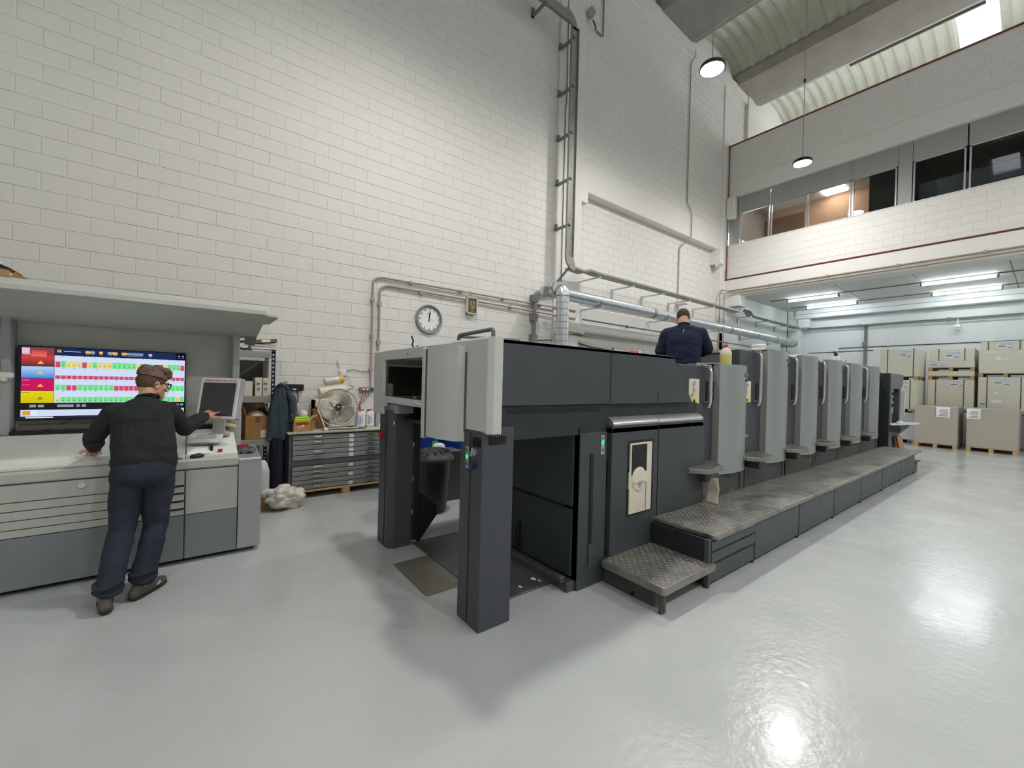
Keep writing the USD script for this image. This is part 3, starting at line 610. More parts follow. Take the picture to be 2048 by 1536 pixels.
# ================================================================ OFFSET PRESS
# -- delivery with hood on two posts
d = thing('press_delivery', 'delivery end of the offset press, dark hood on two posts with a light grey front', 'printing press', (2.6, 3.1, 0))
P(d, 'post', box(1.452, 1.705, 2.18, 2.448, 0, 1.30, .006), M_post)
P(d, 'post_seam', box(1.449, 1.453, 2.315, 2.321, .02, 1.26, 0), M_black)
P(d, 'vent_grille', [box(1.448, 1.455, 2.20 + k * .014, 2.207 + k * .014, 1.175, 1.235, 0) for k in range(7)] + [box(1.50 + k * .016, 1.507 + k * .016, 2.175, 2.182, 1.19, 1.245, 0) for k in range(9)], M_black)
P(d, 'button_plate', box(1.446, 1.452, 2.335, 2.372, 1.02, 1.165, .002), M_alu)
P(d, 'indicator_light', box(1.443, 1.447, 2.34, 2.366, 1.085, 1.11, .002), M_greenled, label='lit green indicator')
P(d, 'plate_symbol', [box(1.445, 1.447, 2.348, 2.36, 1.132, 1.15, 0), box(1.445, 1.447, 2.348, 2.36, 1.04, 1.06, 0)], M_ink)
for z, m, n in ((1.14, M_alu, 'silver rotary switch lever'), (1.052, M_badge, 'blue rotary switch lever')):
    P(d, 'rotary_switch', [cyl((1.452, 2.265, z), (1.440, 2.265, z), .024, 18), xf(box(1.420, 1.441, 2.258, 2.272, z - .03, z + .03, .004), rx=.35, about=(1.43, 2.265, z))], m, label=n)
P(d, 'post', prism([(1.47, 4.03), (1.47, 3.80), (1.52, 3.745), (1.70, 3.745), (1.70, 4.03)], 0, 1.30, 'xy'), M_post)
P(d, 'post_seam', box(1.466, 1.472, 3.86, 3.868, .02, 1.28, 0), M_black)
P(d, 'guide_rail', box(1.70, 1.76, 3.72, 3.80, .05, 1.35, .004), M_black)
P(d, 'rail_marker', [box(1.697, 1.70, 3.735, 3.75, z, z + .04, 0) for z in (.95, .62, .3)], M_paper)
P(d, 'lift_bracket', prism([(1.76, .02), (1.76, .52), (1.96, .33), (1.96, .24), (1.78, .02)], 3.745, 3.765, 'y'), M_black)
P(d, 'bolt', cyl((1.90, 3.745, .285), (1.90, 3.735, .285), .012, 10), M_chrome)
P(d, 'emergency_stop', [cyl((1.47, 3.92, 1.06), (1.44, 3.92, 1.06), .02, 14), cyl((1.44, 3.92, 1.06), (1.425, 3.92, 1.06), .032, 18)], M_red, label='red emergency stop')
P(d, 'sticker', box(1.5, 1.504, 3.74, 3.79, 1.17, 1.2, 0), M_paper)
# hood
hp = [(1.54, 1.44), (1.54, 1.875), (3.60, 1.875), (3.95, 1.44)]
P(d, 'hood', prism(hp, 2.19, 2.24, 'y'), M_dark, label='dark side panel of the hood')
P(d, 'hood', prism(hp, 4.0, 4.05, 'y'), M_dark)
P(d, 'hood_top', [box(1.54, 3.60, 2.19, 4.05, 1.85, 1.878, .004), prism([(3.58, 1.876), (3.60, 1.876), (3.95, 1.44), (3.93, 1.44)], 2.2, 4.05, 'y')], M_dark)
P(d, 'panel_seam', [box(2.688, 2.693, 2.187, 2.192, 1.45, 1.87, 0), box(3.36, 3.364, 2.187, 2.192, 1.45, 1.54, 0)], M_black)
P(d, 'lower_band', box(1.54, 2.685, 2.21, 2.26, 1.20, 1.44, .006), M_darker)
P(d, 'lower_band', box(2.695, 4.12, 2.23, 2.28, 1.18, 1.44, .006), M_darker)
P(d, 'vent_slot', [box(1.66 + k * .117, 1.762 + k * .117, 2.205, 2.212, z, z + .011, 0) for k in range(8) for z in (1.384, 1.402)], M_black)
P(d, 'hood_floor', box(1.6, 3.9, 2.25, 4.0, 1.20, 1.23, 0), M_darker)
# light grey front
P(d, 'front_end', box(1.45, 1.545, 2.14, 2.62, 1.268, 1.878, .012), M_trim)
P(d, 'front_end', prism([(1.45, 2.14), (1.48, 2.11), (1.545, 2.11), (1.545, 2.16)], 1.268, 1.878, 'xy'), M_trim)
P(d, 'front_end', [box(1.45, 1.60, 3.915, 4.19, 1.255, 1.868, .012), prism([(1.46, 4.19), (1.50, 4.225), (1.60, 4.225), (1.60, 4.18)], 1.255, 1.868, 'xy')], M_trim)
P(d, 'under_block', box(1.50, 1.66, 3.67, 3.92, 1.275, 1.36, .006), M_consend)
P(d, 'window_frame', [box(1.45, 1.50, 2.60, 3.93, 1.776, 1.866, .005), box(1.45, 1.50, 2.80, 3.93, 1.372, 1.43, .005)], M_trim)
P(d, 'window_pane', box(1.475, 1.483, 2.78, 3.92, 1.43, 1.777, 0), M_pane2)
P(d, 'latch_block', box(1.44, 1.47, 3.84, 3.905, 1.34, 1.385, .003), M_trim)
P(d, 'frame_screw', [cyl((1.449, 3.36, 1.815), (1.447, 3.36, 1.815), .007, 8), cyl((1.449, 3.80, 1.40), (1.447, 3.80, 1.40), .006, 8)], M_ink)
cv = [(1.45, 2.40), (1.405, 2.42), (1.375, 2.48), (1.352, 2.56), (1.345, 2.62), (1.34, 2.70), (1.343, 2.76), (1.36, 2.785), (1.39, 2.785), (1.45, 2.74)]
P(d, 'control_wing', prism(cv, 1.19, 1.83, 'xy'), M_trim, smooth=30)
P(d, 'wing_edge', [box(1.335, 1.38, 2.792, 2.835, 1.17, 1.832, .006), box(1.36, 1.46, 2.79, 2.83, 1.2, 1.80, .004)], M_trim)
P(d, 'wing_gap', box(1.345, 1.37, 2.783, 2.793, 1.18, 1.825, 0), M_strap)
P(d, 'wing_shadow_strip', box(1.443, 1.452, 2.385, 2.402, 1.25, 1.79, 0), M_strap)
P(d, 'wing_handle', xf(tube([(1.40, 2.83, 1.395), (1.37, 2.90, 1.405), (1.375, 3.0, 1.41), (1.43, 3.0, 1.41)], .014, 10), at=(0, 0, 0)), M_trim, smooth=60)
# inside of the hood, seen through the window
P(d, 'inner_panel', box(2.1, 2.14, 2.35, 4.0, 1.23, 1.85, 0), M_darker)
P(d, 'inner_cover', box(1.75, 2.1, 2.45, 3.2, 1.44, 1.62, .01), M_cab)
P(d, 'inner_cover', box(1.85, 1.95, 3.2, 3.32, 1.43, 1.85, .006), M_cab)
P(d, 'inner_bar', cyl((1.8, 2.3, 1.72), (1.8, 3.98, 1.72), .02, 12), M_black); P(d, 'inner_bar', box(1.9, 1.94, 3.3, 3.95, 1.66, 1.70, .004), M_black)
P(d, 'wood_strip', box(1.86, 1.90, 3.25, 3.95, 1.50, 1.56, 0), M_brown)
gl = [(3.90, 1.44)] + [(3.56 + .34 * math.cos(t), 1.44 + .115 * math.sin(t) ** .6) for t in np.linspace(.01, PI - .01, 16)]
P(d, 'green_panel', prism([(y, z) for y, z in gl if y > 3.45] + [(3.45, 1.44)], 1.50, 1.505, 'x'), mat('green_panel', lin(40, 190, 60), .5), label='green curved label panel')
P(d, 'green_panel', prism([(3.40, 1.44), (3.40, 1.54), (3.32, 1.53), (3.24, 1.44)], 1.50, 1.505, 'x'), MATS['green_panel'])
P(d, 'panel_marking', [box(1.496, 1.5, y, y + .055, z, z + h, 0) for y, z, h in ((3.76, 1.47, .05), (3.69, 1.47, .05), (3.62, 1.47, .05), (3.55, 1.47, .05), (3.5, 1.47, .045), (3.33, 1.46, .05))], mat('green_marking', lin(16, 92, 30), .6))
P(d, 'wood_peg', box(1.52, 1.55, 3.42, 3.445, 1.44, 1.60, .003), M_tan)
P(d, 'curved_hose', tube([(1.60, 3.30 - .22 * math.cos(t) * 0 + .20 * (1 - math.sin(t)) - .06, 1.60 + .16 * math.cos(t)) for t in np.linspace(.1, PI - .25, 14)], .012, 8), M_milky)
P(d, 'latch_box', box(1.47, 1.50, 3.16, 3.29, 1.425, 1.46, .004), M_black); P(d, 'latch_label', box(1.467, 1.47, 3.22, 3.265, 1.435, 1.452, 0), M_inkgrey)
P(d, 'cylinder', cyl((1.78, 2.45, 1.50), (1.78, 3.1, 1.50), .05, 18), M_galv, smooth=40)
P(d, 'top_step', box(1.47, 1.75, 2.62, 3.93, 1.85, 1.868, .004), M_trim)
P(d, 'top_rail', tube(bend([(1.75, 3.02, 1.86), (1.75, 3.02, 1.975), (1.75, 2.52, 1.985), (1.75, 2.52, 1.86)], .03), .016, 10), M_pipeg)
P(d, 'top_rail', tube([(1.75, 3.02, 1.965), (2.3, 2.9, 1.97)], .012, 8), M_pipeg)
# pile pit
P(d, 'inner_wall', box(2.36, 2.42, 2.2, 3.75, .08, 1.25, 0), M_darker)
P(d, 'inner_wall', box(2.34, 2.36, 2.25, 3.75, .10, .62, .004), mat('pit_wall', lin(52, 60, 62), .45, var=.08))
P(d, 'inner_wall', box(2.345, 2.362, 2.25, 3.75, .64, 1.2, .004), MATS['pit_wall'])
P(d, 'wall_bracket', [box(2.31, 2.345, 2.86, 2.90, .12, .36, .006), cyl((2.32, 2.88, .34), (2.36, 2.88, .34), .025, 10)], M_black)
P(d, 'bolt', cyl((2.335, 2.93, .22), (2.32, 2.93, .22), .014, 10), M_chrome)
P(d, 'inner_sill', [box(2.28, 2.40, 2.22, 3.8, .0, .075, .006), box(2.24, 2.285, 2.25, 2.36, .075, .12, .004)], M_base)
P(d, 'corner_post', box(2.36, 2.68, 2.195, 2.35, 0, 1.215, .008), M_dark)
P(d, 'corner_slot', box(2.475, 2.512, 2.188, 2.197, .20, 1.05, 0), M_black)
P(d, 'corner_slot_plate', box(2.475, 2.512, 2.186, 2.197, .14, .34, .002), M_base)
P(d, 'button_plate', box(2.595, 2.635, 2.188, 2.196, 1.035, 1.19, .002), M_alu)
P(d, 'indicator_light', box(2.60, 2.63, 2.185, 2.189, 1.118, 1.145, .002), M_greenled, label='lit green indicator')
P(d, 'plate_symbol', [box(2.608, 2.622, 2.186, 2.188, 1.16, 1.175, 0), box(2.608, 2.622, 2.186, 2.188, 1.06, 1.08, 0)], M_ink)
# service box with the white hatch
P(d, 'service_box', prism([(2.70, .20), (2.70, 1.24), (4.11, 1.24), (4.16, 1.20), (4.16, .425), (3.37, .425), (3.37, .20)], 2.165, 2.5, 'y'), M_dark)
P(d, 'service_box', box(2.70, 4.14, 2.165, 2.5, 1.2, 1.262, .004), M_dark)
P(d, 'box_seam', box(3.345, 3.35, 2.161, 2.166, .22, 1.25, 0), M_black)
P(d, 'aluminium_hood', prism([(2.50, 1.262)] + [(2.29 - .13 * math.sin(t) , 1.262 + .075 * (1 - (1 - math.cos(t)) )) for t in np.linspace(PI / 2, 0, 10)] + [(2.5, 1.337)], 2.71, 3.345, 'x'), M_alu, smooth=40)
P(d, 'aluminium_hood', prism([(2.50, 1.262)] + [(2.29 - .13 * math.sin(t), 1.262 + .075 * math.cos(t)) for t in np.linspace(PI / 2, 0, 10)] + [(2.5, 1.337)], 3.35, 4.13, 'x'), M_alu, smooth=40)
P(d, 'side_grip', box(2.692, 2.70, 2.2, 2.29, .78, .98, .004), M_black)
P(d, 'hatch_recess', box(2.905, 3.275, 2.162, 2.166, .49, 1.125, 0), M_black)
hs = P(d, 'service_hatch', [box(2.925, 3.235, 2.150, 2.163, .505, 1.105, .006), prism([(2.915, .72), (2.925, .72), (2.925, .86), (2.915, .86)], 2.15, 2.163, 'y')], M_cream, label='cream white service hatch')
P(hs, 'hatch_window', prism([(2.945, .83), (2.945, 1.09), (3.155, 1.09), (3.155, .86)] + [(3.05 + .105 * math.cos(t), .80 + .10 * math.sin(t)) for t in np.linspace(.55, PI - .3, 12)], 2.147, 2.151, 'y'), M_black)
P(hs, 'hatch_handle', [xf(lathe([(0, .012), (.09, .010), (.104, .002), (.104, 0)], (0, 0, 0), 32), rx=PI / 2, at=(3.05, 2.149, .79)), box(2.955, 3.145, 2.128, 2.14, .765, .79, .006)], M_cream)
P(hs, 'hatch_lock', [box(3.02, 3.075, 2.122, 2.13, .768, .785, .003), cyl((3.05, 2.128, .745), (3.05, 2.136, .745), .018, 14)], M_galv)
P(hs, 'hatch_groove', box(3.15, 3.154, 2.147, 2.151, .51, .82, 0), M_strap)

# -- operator platform and boarding step
def lozenges(x0, x1, y0, y1, z, s=.030):
    out = []; i = 0; y = y0 + s / 2
    while y < y1:
        x = x0 + s / 2; j = 0
        while x < x1:
            sg = 1 if (i + j) % 2 else -1; a = sg * PI / 4; L, W = s * .42, s * .13
            c, q = math.cos(a), math.sin(a)
            base = [(L, 0), (0, W), (-L, 0), (0, -W)]
            v = [(x + u * c - w * q, y + u * q + w * c, z) for u, w in base] + [(x + .5 * u * c, y + .5 * u * q, z + .003) for u, _ in (base[0], base[2])]
            out.append((np.array(v), np.array([[0, 1, 4], [1, 5, 4], [1, 2, 5], [2, 3, 5], [3, 4, 5], [3, 0, 4]]))); x += s; j += 1
        y += s; i += 1
    return cat_(out)
def rounded_plate(poly, z0, z1, r=.012):
    pg = Polygon(poly).buffer(-.03).buffer(.03, quad_segs=4)
    a = pg.buffer(-r)
    lay = [(pg, z0), (pg, z1 - r), (pg.buffer(-r * .4), z1 - r * .3), (a, z1)]
    parts = [prism(list(pg.exterior.coords)[:-1], z0, z1 - r, 'xy')]
    ra = np.array(pg.exterior.coords)[:-1]; k = len(ra); c = ra.mean(0)
    def ring(g): 
        return np.array([np.array(g.exterior.interpolate(g.exterior.project(__import__('shapely').Point(*p))).coords[0]) for p in ra])
    prev = np.c_[ra, np.full(k, z1 - r)]; i = np.arange(k); j = (i + 1) % k
    for g, z in ((pg.buffer(-r * .3), z1 - r * .3), (a, z1)):
        cur = np.c_[ring(g), np.full(k, z)]; v = np.vstack([prev, cur]); o = Polygon(ra).exterior.is_ccw
        f = np.vstack([np.c_[i, j, j + k], np.c_[i, j + k, i + k]]); parts.append((v, f if o else f[:, ::-1])); prev = cur
    parts.append(prism(list(map(tuple, prev[:, :2])), z1 - .001, z1, 'xy'))
    return cat_(parts)
pl = thing('operator_platform', 'long tread-plate operator platform along the front of the press', 'platform', (7.5, 1.9, 0))
P(pl, 'tread', rounded_plate([(3.30, 2.22), (11.82, 2.22), (11.82, 1.605), (3.30, 1.605)], .385, .42), M_tread, smooth=40)
P(pl, 'tread_pattern', lozenges(3.33, 11.8, 1.62, 2.17, .42), M_tread, kind='stuff')
P(pl, 'front_lip', [box(3.33, 4.03, 1.602, 1.61, .375, .41, .003), box(4.03, 11.8, 1.608, 1.614, .385, .41, .003)], M_tread)
seams = [3.275, 4.10, 5.19, 6.37, 7.58, 8.79, 10.06, 11.33]
for k, (a, b) in enumerate(zip(seams, seams[1:])):
    p = P(pl, 'kick_panel', box(a + .012, b - .012, 1.635, 1.66, .03, .383, .004), M_kick)
    if k == 0:
        P(pl, 'vent_slat', [box(a + .04, b - .04, 1.628, 1.637, z, z + .006, 0) for z in (.27, .175)], M_black)
        P(pl, 'vent_slat', [box(a + .02, b - .015, 1.626, 1.636, z + .01, z + .085, .004) for z in (.28, .185)], M_kick)
P(pl, 'corner_strip', box(3.255, 3.285, 1.63, 1.67, 0, .385, .003), M_base)
P(pl, 'end_panel', box(3.26, 3.28, 1.66, 2.2, .02, .385, .003), M_darker)
P(pl, 'end_panel', box(11.31, 11.335, 1.65, 2.2, .02, .385, .003), M_kick)
P(pl, 'levelling_foot', [cyl((x, 1.66, 0), (x, 1.66, .03), .022, 10) for x in seams], M_black, kind='stuff')
P(pl, 'end_step', [box(11.35, 11.62, 1.64, 2.1, .0, .19, .006), box(11.35, 11.82, 1.62, 1.9, .19, .215, .004)], M_base)
st = thing('boarding_step', 'low tread-plate boarding step on one leg in front of the service hatch', 'step', (3.0, 1.9, 0))
P(st, 'tread', rounded_plate([(2.60, 2.17), (3.33, 2.17), (3.33, 1.60), (2.60, 1.60)], .145, .20), M_tread, smooth=40)
P(st, 'tread_pattern', lozenges(2.63, 3.31, 1.62, 2.15, .20, .034), M_tread, kind='stuff')
P(st, 'leg', [box(2.63, 2.665, 1.625, 1.66, 0, .15, .004), box(2.615, 2.63, 1.63, 1.655, 0, .15, .003)], M_base)
P(st, 'side_plate', box(2.66, 2.68, 1.72, 2.19, 0, .145, .004), M_base)
P(st, 'bolt_head', cyl((2.655, 1.9, .03), (2.64, 1.9, .03), .014, 8), M_black)
one('pile_plate', box(1.72, 2.34, 2.40, 3.78, .0, .012, .003), M_pit, 'scuffed dark steel plate on the floor under the delivery', 'floor plate')
one('ramp_plate', xf(box(1.39, 1.715, 2.78, 3.42, .0, .010, .003)), M_steelplate, 'olive steel plate lying on the floor between the delivery posts', 'floor plate')
one('paper_scrap', [xf(box(2.2, 2.23, 2.50, 2.54, .012, .016, .001), rz=.4, about=(2.2, 2.5, 0)), box(2.22, 2.235, 2.46, 2.49, .012, .015, .001)], M_paper, 'crumb of white paper on the pile plate by the corner post', 'paper scrap')
one('paper_scrap', xf(box(2.03, 2.05, 2.47, 2.50, .012, .015, .001), rz=.4, about=(2.04, 2.48, 0)), M_paper, 'crumb of white paper near the front edge of the pile plate', 'paper scrap')

# -- printing units
XK = [4.59, 5.83, 7.02, 8.21, 9.44, 10.70]
def unit(x, top, label, nameplate, body_left, pit=False):
    t = thing('printing_unit', label, 'printing press unit', (x, 2.2, 0), 'printing units of the press')
    xr = x + .63
    P(t, 'side_cover', box(x + body_left, xr + .02, 2.30, 2.42, .66, top - .03, .006), M_dark)
    if pit:
        P(t, 'back_body', box(x - .62, xr + .02, 3.75, 4.0, .4, top - .25, .006), M_darker)
        P(t, 'footboard', box(x - .60, xr, 2.42, 3.75, .90, .95, 0), M_base)
        P(t, 'inner_roller', cyl((xr - .15, 2.45, 1.72), (xr - .15, 3.75, 1.72), .09, 20), M_black, smooth=40)
        P(t, 'inner_cover', box(x + .3, xr + .02, 3.2, 3.75, .95, top + .02, .01), M_black)
    else:
        P(t, 'body', box(x - .30, xr + .02, 2.42, 4.0, .66, top - .03, .006), M_darker)
        P(t, 'ink_roller', cyl((x - .34, 2.44, top - .26), (x - .34, 3.95, top - .26), .10, 20), M_black, smooth=40)
        P(t, 'ink_cover', prism([(x - .55, top - .55), (x - .30, top - .06), (x - .28, top - .06), (x - .28, top - .55)], 2.5, 3.95, 'y'), M_darker)
    P(t, 'base', box(x + body_left, xr + .02, 2.22, 4.0, 0, .66, .006), M_base)
    P(t, 'base_seam', box(xr - .12, xr - .112, 2.215, 2.222, .43, .64, 0), M_black)
    P(t, 'cover_window', box(x - .16, x - .005, 2.292, 2.302, 1.44, 1.66, 0), M_black)
    P(t, 'window_ledge', box(x - .22, x - .005, 2.285, 2.302, 1.425, 1.44, .002), M_inkgrey)
    # silver door: flat side strip and bulged front
    xs = np.linspace(x, xr, 13); u = (xs - x) / (xr - x); ys = 2.215 - .055 * np.sin(PI * u) ** .8 ; ys[0] = 2.225; ys[-1] = 2.235
    po = [(x, 2.30)] + list(zip(xs, ys)) + [(xr + .012, 2.255), (xr + .012, 2.30)]
    zt = [(0, top)]
    nz = 13; zz = np.linspace(.64, top, 2)
    v, f = prism(po, .64, top, 'xy')
    P(t, 'door_panel', (v, f), M_silver, smooth=25)
    P(t, 'door_side', box(x - .006, x + .004, 2.225, 2.305, .655, top - .004, .002), M_silver2)
    P(t, 'door_groove', prism([(xr - .075, 2.196), (xr - .07, 2.196), (xr - .07, 2.25), (xr - .075, 2.25)], .66, top - .26, 'xy'), M_strap)
    P(t, 'top_edge', box(x - .02, x + .16, 2.24, 2.6, top - .001, top + .008, .002), M_alu)
    hx = x - .19
    P(t, 'handle', tube([(hx, 2.31, top - .045), (hx, 2.25, top - .05), (hx, 2.235, top - .10), (hx, 2.235, top - .30), (hx + .003, 2.235, 1.50), (hx + .02, 2.25, 1.42), (hx + .035, 2.275, 1.38)], .020, 10), M_alu, smooth=60)
    P(t, 'handle_mount', box(hx - .025, hx + .03, 2.24, 2.31, top - .035, top - .022, .004), M_alu)
    fp = [(-.35, 2.32), (-.2, 2.32), (-.1, 2.27), (-.23, 2.13), (-.36, 2.01), (-.68, 2.0), (-.72, 2.04), (-.78, 2.14), (-.80, 2.32)]
    fp = [(x + a + .04, y) for a, y in fp]
    P(t, 'foot_plate', rounded_plate(fp, .755, .80, .008), M_tread, smooth=40)
    P(t, 'foot_bracket', box(x - .5, x - .38, 2.1, 2.3, .64, .757, .004), M_base)
    P(t, 'foot_post', box(x - .60, x - .50, 2.29, 2.34, .80, 1.0, .006), M_base)
    P(t, 'post_cap', box(x - .62, x - .48, 2.24, 2.34, 1.0, 1.035, .006), M_cab)
    if nameplate:
        q = P(t, 'instruction_plate', box(x - .52, x - .315, 2.292, 2.301, 1.42, 1.68, .002), M_cream, label='white instruction plate with a yellow foot')
        P(q, 'plate_foot', box(x - .518, x - .317, 2.2905, 2.293, 1.422, 1.475, 0), mat('pale_yellow', lin(232, 220, 130), .6))
        P(q, 'plate_dial', cyl((x - .42, 2.291, 1.45), (x - .42, 2.286, 1.45), .015, 12), M_ink)
        P(q, 'plate_print', [box(x - .47 + .012 * (k % 3), x - .44 + .018 * (k % 4), 2.2905, 2.293, 1.50 + k * .02, 1.506 + k * .02, 0) for k in range(8)] + [xf(box(x - .43, x - .425, 2.2905, 2.293, 1.50, 1.66, 0), ry=.2, about=(x - .43, 2.29, 1.58))], M_inkgrey)
    # maker's mark: small grey line of print over a dark blue label (not legible in the photograph)
    P(t, 'maker_print', [box(xr - .165 + k * .0155, xr - .154 + k * .0155, 2.155 + .0045 * k * .9, 2.185 + .004 * k, top - .125, top - .098 + .006 * (k % 2), 0) for k in range(9)], M_inkgrey)
    P(t, 'maker_label', prism([(xr - .12, 2.168), (xr - .03, 2.198), (xr - .03, 2.22), (xr - .12, 2.2)], top - .185, top - .155, 'xy'), M_badge)
    P(t, 'label_print', [prism([(xr - .112 + k * .014, 2.1665 + k * .0046), (xr - .104 + k * .014, 2.169 + k * .0046), (xr - .104 + k * .014, 2.18 + k * .0046), (xr - .112 + k * .014, 2.18 + k * .0046)], top - .177, top - .165, 'xy') for k in range(6)], M_inkgrey)
    return t
u1 = unit(XK[0], 1.855, 'first printing unit beside the delivery, lower than the others, with a white instruction plate', True, -.72, True)
P(u1, 'vent_mark', [box(3.80, 3.87, 2.295, 2.302, z, z + .012, 0) for z in (1.60, 1.64, 1.68, 1.72)], M_cab)
u2 = unit(XK[1], 2.09, 'second printing unit from the delivery, nearest tall one, with a white tub on top', True, -.62)
u3 = unit(XK[2], 2.09, 'third printing unit from the delivery, middle of the row of silver doors', False, -.58)
dup(u3, (XK[3], 2.2, 0), 'fourth printing unit from the delivery, third from the far feeder end')
dup(u3, (XK[4], 2.2, 0), 'fifth printing unit from the delivery, with a white spray bottle behind its top')
dup(u3, (XK[5], 2.2, 0), 'last printing unit, next to the dark feeder tower')

# -- feeder
fd = thing('press_feeder', 'dark feeder tower at the far end of the press with a white ledge', 'printing press', (12.7, 3.0, 0))
P(fd, 'tower', box(12.0, 12.12, 2.16, 4.0, 0, 2.0, .006), M_darker)
P(fd, 'hood', prism([(12.12, 1.66), (12.12, 1.998), (13.35, 1.998), (13.30, 1.74), (13.1, 1.66)], 2.165, 4.0, 'y'), mat('feeder_grey', lin(112, 118, 118), .5, var=.03))
P(fd, 'column', box(12.12, 12.35, 2.17, 2.3, .0, 1.66, .006), MATS['feeder_grey'])
P(fd, 'column', box(13.15, 13.3, 2.2, 2.35, 0, 1.7, .006), M_base)
P(fd, 'inner_panel', box(12.35, 13.2, 2.5, 3.9, .0, 1.66, 0), M_black)
P(fd, 'control_panel', box(12.35, 12.58, 2.2, 2.26, 1.1, 1.66, .006), M_cream)
P(fd, 'knob', [cyl((12.3 + .1 * (k % 2), 2.2, 1.55 - k * .13), (12.3 + .1 * (k % 2), 2.14, 1.55 - k * .13), .03, 12) for k in range(3)], M_black)
P(fd, 'side_guard', box(13.3, 13.34, 2.12, 2.3, 1.05, 1.62, .01), M_milky)
P(fd, 'ledge', rounded_plate([(12.1, 2.2), (13.3, 2.2), (13.5, 2.0), (13.35, 1.86), (12.9, 1.9), (12.1, 2.12)], .86, .89), M_white)
P(fd, 'ledge_support', prism([(12.2, .70), (12.2, .86), (13.2, .86), (13.0, .78)], 2.0, 2.2, 'y'), M_base)
P(fd, 'lower_panel', box(12.12, 13.2, 2.19, 2.24, 0, .72, .006), MATS['feeder_grey'])
P(fd, 'roller', cyl((12.5, 2.4, 1.0), (13.1, 2.4, 1.0), .04, 12), M_chrome, smooth=40)
P(fd, 'end_body', box(11.34, 12.0, 2.32, 4.0, 0, 1.9, .01), M_darker)
one('rag', xf(sph((12.6, 2.08, .91), .10, 2, (1.2, .6, .35)), at=(0, 0, -.0)), M_paper, 'crumpled white rag on the white ledge of the feeder', 'rag', smooth=True)
for k in range(2):
    one('cardboard_sheet', xf(box(12.55 - .05 * k, 13.0 - .05 * k, 1.99 + .03 * k, 1.995 + .03 * k + .012, .0, .60, .002), rx=-.2, about=(12.8, 1.99, 0)), M_card if k == 0 else M_brown,
        ('front sheet of cardboard', 'darker sheet of cardboard behind the front one')[k] + ' leaning on the foot of the feeder', 'cardboard')

# -- things left on the press
bt = thing('oil_bottle', 'half-full yellow plastic bottle with a red cap on the first printing unit', 'bottle', (4.98, 2.36, 1.826))
bx0 = (4.98, 2.36, 1.826)
P(bt, 'liquid', lathe([(0, 0), (.06, 0), (.064, .01), (.064, .15), (0, .15)], bx0, 28), M_oil, smooth=40)
P(bt, 'body', lathe([(.0643, .15), (.064, .17), (.058, .20), (.04, .225), (.022, .238), (.02, .25), (0, .25)], bx0, 28), M_cream, smooth=40)
P(bt, 'cap', lathe([(.023, .245), (.023, .268), (.012, .275), (.006, .29), (0, .29)], bx0, 20), M_red, smooth=40)
wh = thing('ratchet_wrench', 'chrome ratchet wrench with a black grip lying on the first printing unit', 'wrench', (4.6, 2.38, 1.826))
P(wh, 'head', [xf(cyl((4.36, 2.36, 1.828), (4.36, 2.36, 1.852), .026, 18)), cyl((4.36, 2.36, 1.852), (4.36, 2.36, 1.862), .014, 12)], M_chrome, smooth=40)
P(wh, 'shaft', tube([(4.38, 2.36, 1.84), (4.62, 2.355, 1.84)], .009, 10), M_chrome, smooth=40)
P(wh, 'grip', tube([(4.61, 2.355, 1.84), (4.64, 2.355, 1.84), (4.76, 2.35, 1.842), (4.79, 2.35, 1.84)], [.010, .014, .015, .010], 12), M_black, smooth=40)
tb = thing('white_tub', 'white plastic tub with lid standing on the second printing unit', 'tub', (6.02, 2.42, 2.09))
P(tb, 'body', lathe([(0, 0), (.075, 0), (.083, .10), (0, .10)], (6.02, 2.42, 2.06), 28), M_white, smooth=40); P(tb, 'lid', lathe([(.088, .095), (.088, .115), (.08, .12), (0, .12)], (6.02, 2.42, 2.06), 28), M_white, smooth=40)
sb = thing('spray_bottle', 'white spray bottle with a dark trigger behind the fifth printing unit', 'bottle', (9.95, 2.6, 2.06))
P(sb, 'body', lathe([(0, 0), (.07, 0), (.075, .02), (.075, .15), (.05, .19), (.025, .21), (0, .21)], (9.98, 2.6, 2.06), 24), M_white, smooth=40)
P(sb, 'trigger', [cyl((9.98, 2.6, 2.26), (9.98, 2.6, 2.30), .025, 12), tube([(9.98, 2.6, 2.31), (9.86, 2.6, 2.33)], .022, 8), tube([(9.9, 2.6, 2.31), (9.88, 2.6, 2.26)], .010, 6)], M_black)
for k in (4, 5):
    one('spatula', tube([(XK[k] - .02, 2.38, 2.105), (XK[k] + .12, 2.36, 2.108), (XK[k] + .22, 2.36, 2.15)], .008, 6), M_brown, 'dark ink spatula lying on top of the ' + ('fifth' if k == 4 else 'last') + ' printing unit', 'spatula')
rt = thing('red_tool', 'red-handled tool with a chrome cap lying on the delivery hood', 'hand tool', (3.2, 2.45, 1.878))
P(rt, 'handle', tube([(2.75, 2.50, 1.885), (3.1, 2.46, 1.893), (3.25, 2.44, 1.902), (3.36, 2.43, 1.902)], [.006, .013, .022, .024], 12), M_red, smooth=60)
P(rt, 'cap', tube([(3.355, 2.43, 1.902), (3.37, 2.428, 1.902), (3.395, 2.425, 1.902), (3.41, 2.424, 1.902)], [.02, .028, .028, .016], 14), M_chrome, smooth=60)
P(rt, 'tip', tube([(3.40, 2.424, 1.897), (3.52, 2.41, 1.893)], .014, 8), M_black)
one('hook_stand', tube(bend([(5.40, 2.6, 1.9), (5.40, 2.6, 2.11), (5.46, 2.6, 2.13), (5.50, 2.6, 2.09)], .02), .012, 8), M_black, 'black hooked handle sticking up left of the second printing unit', 'handle')
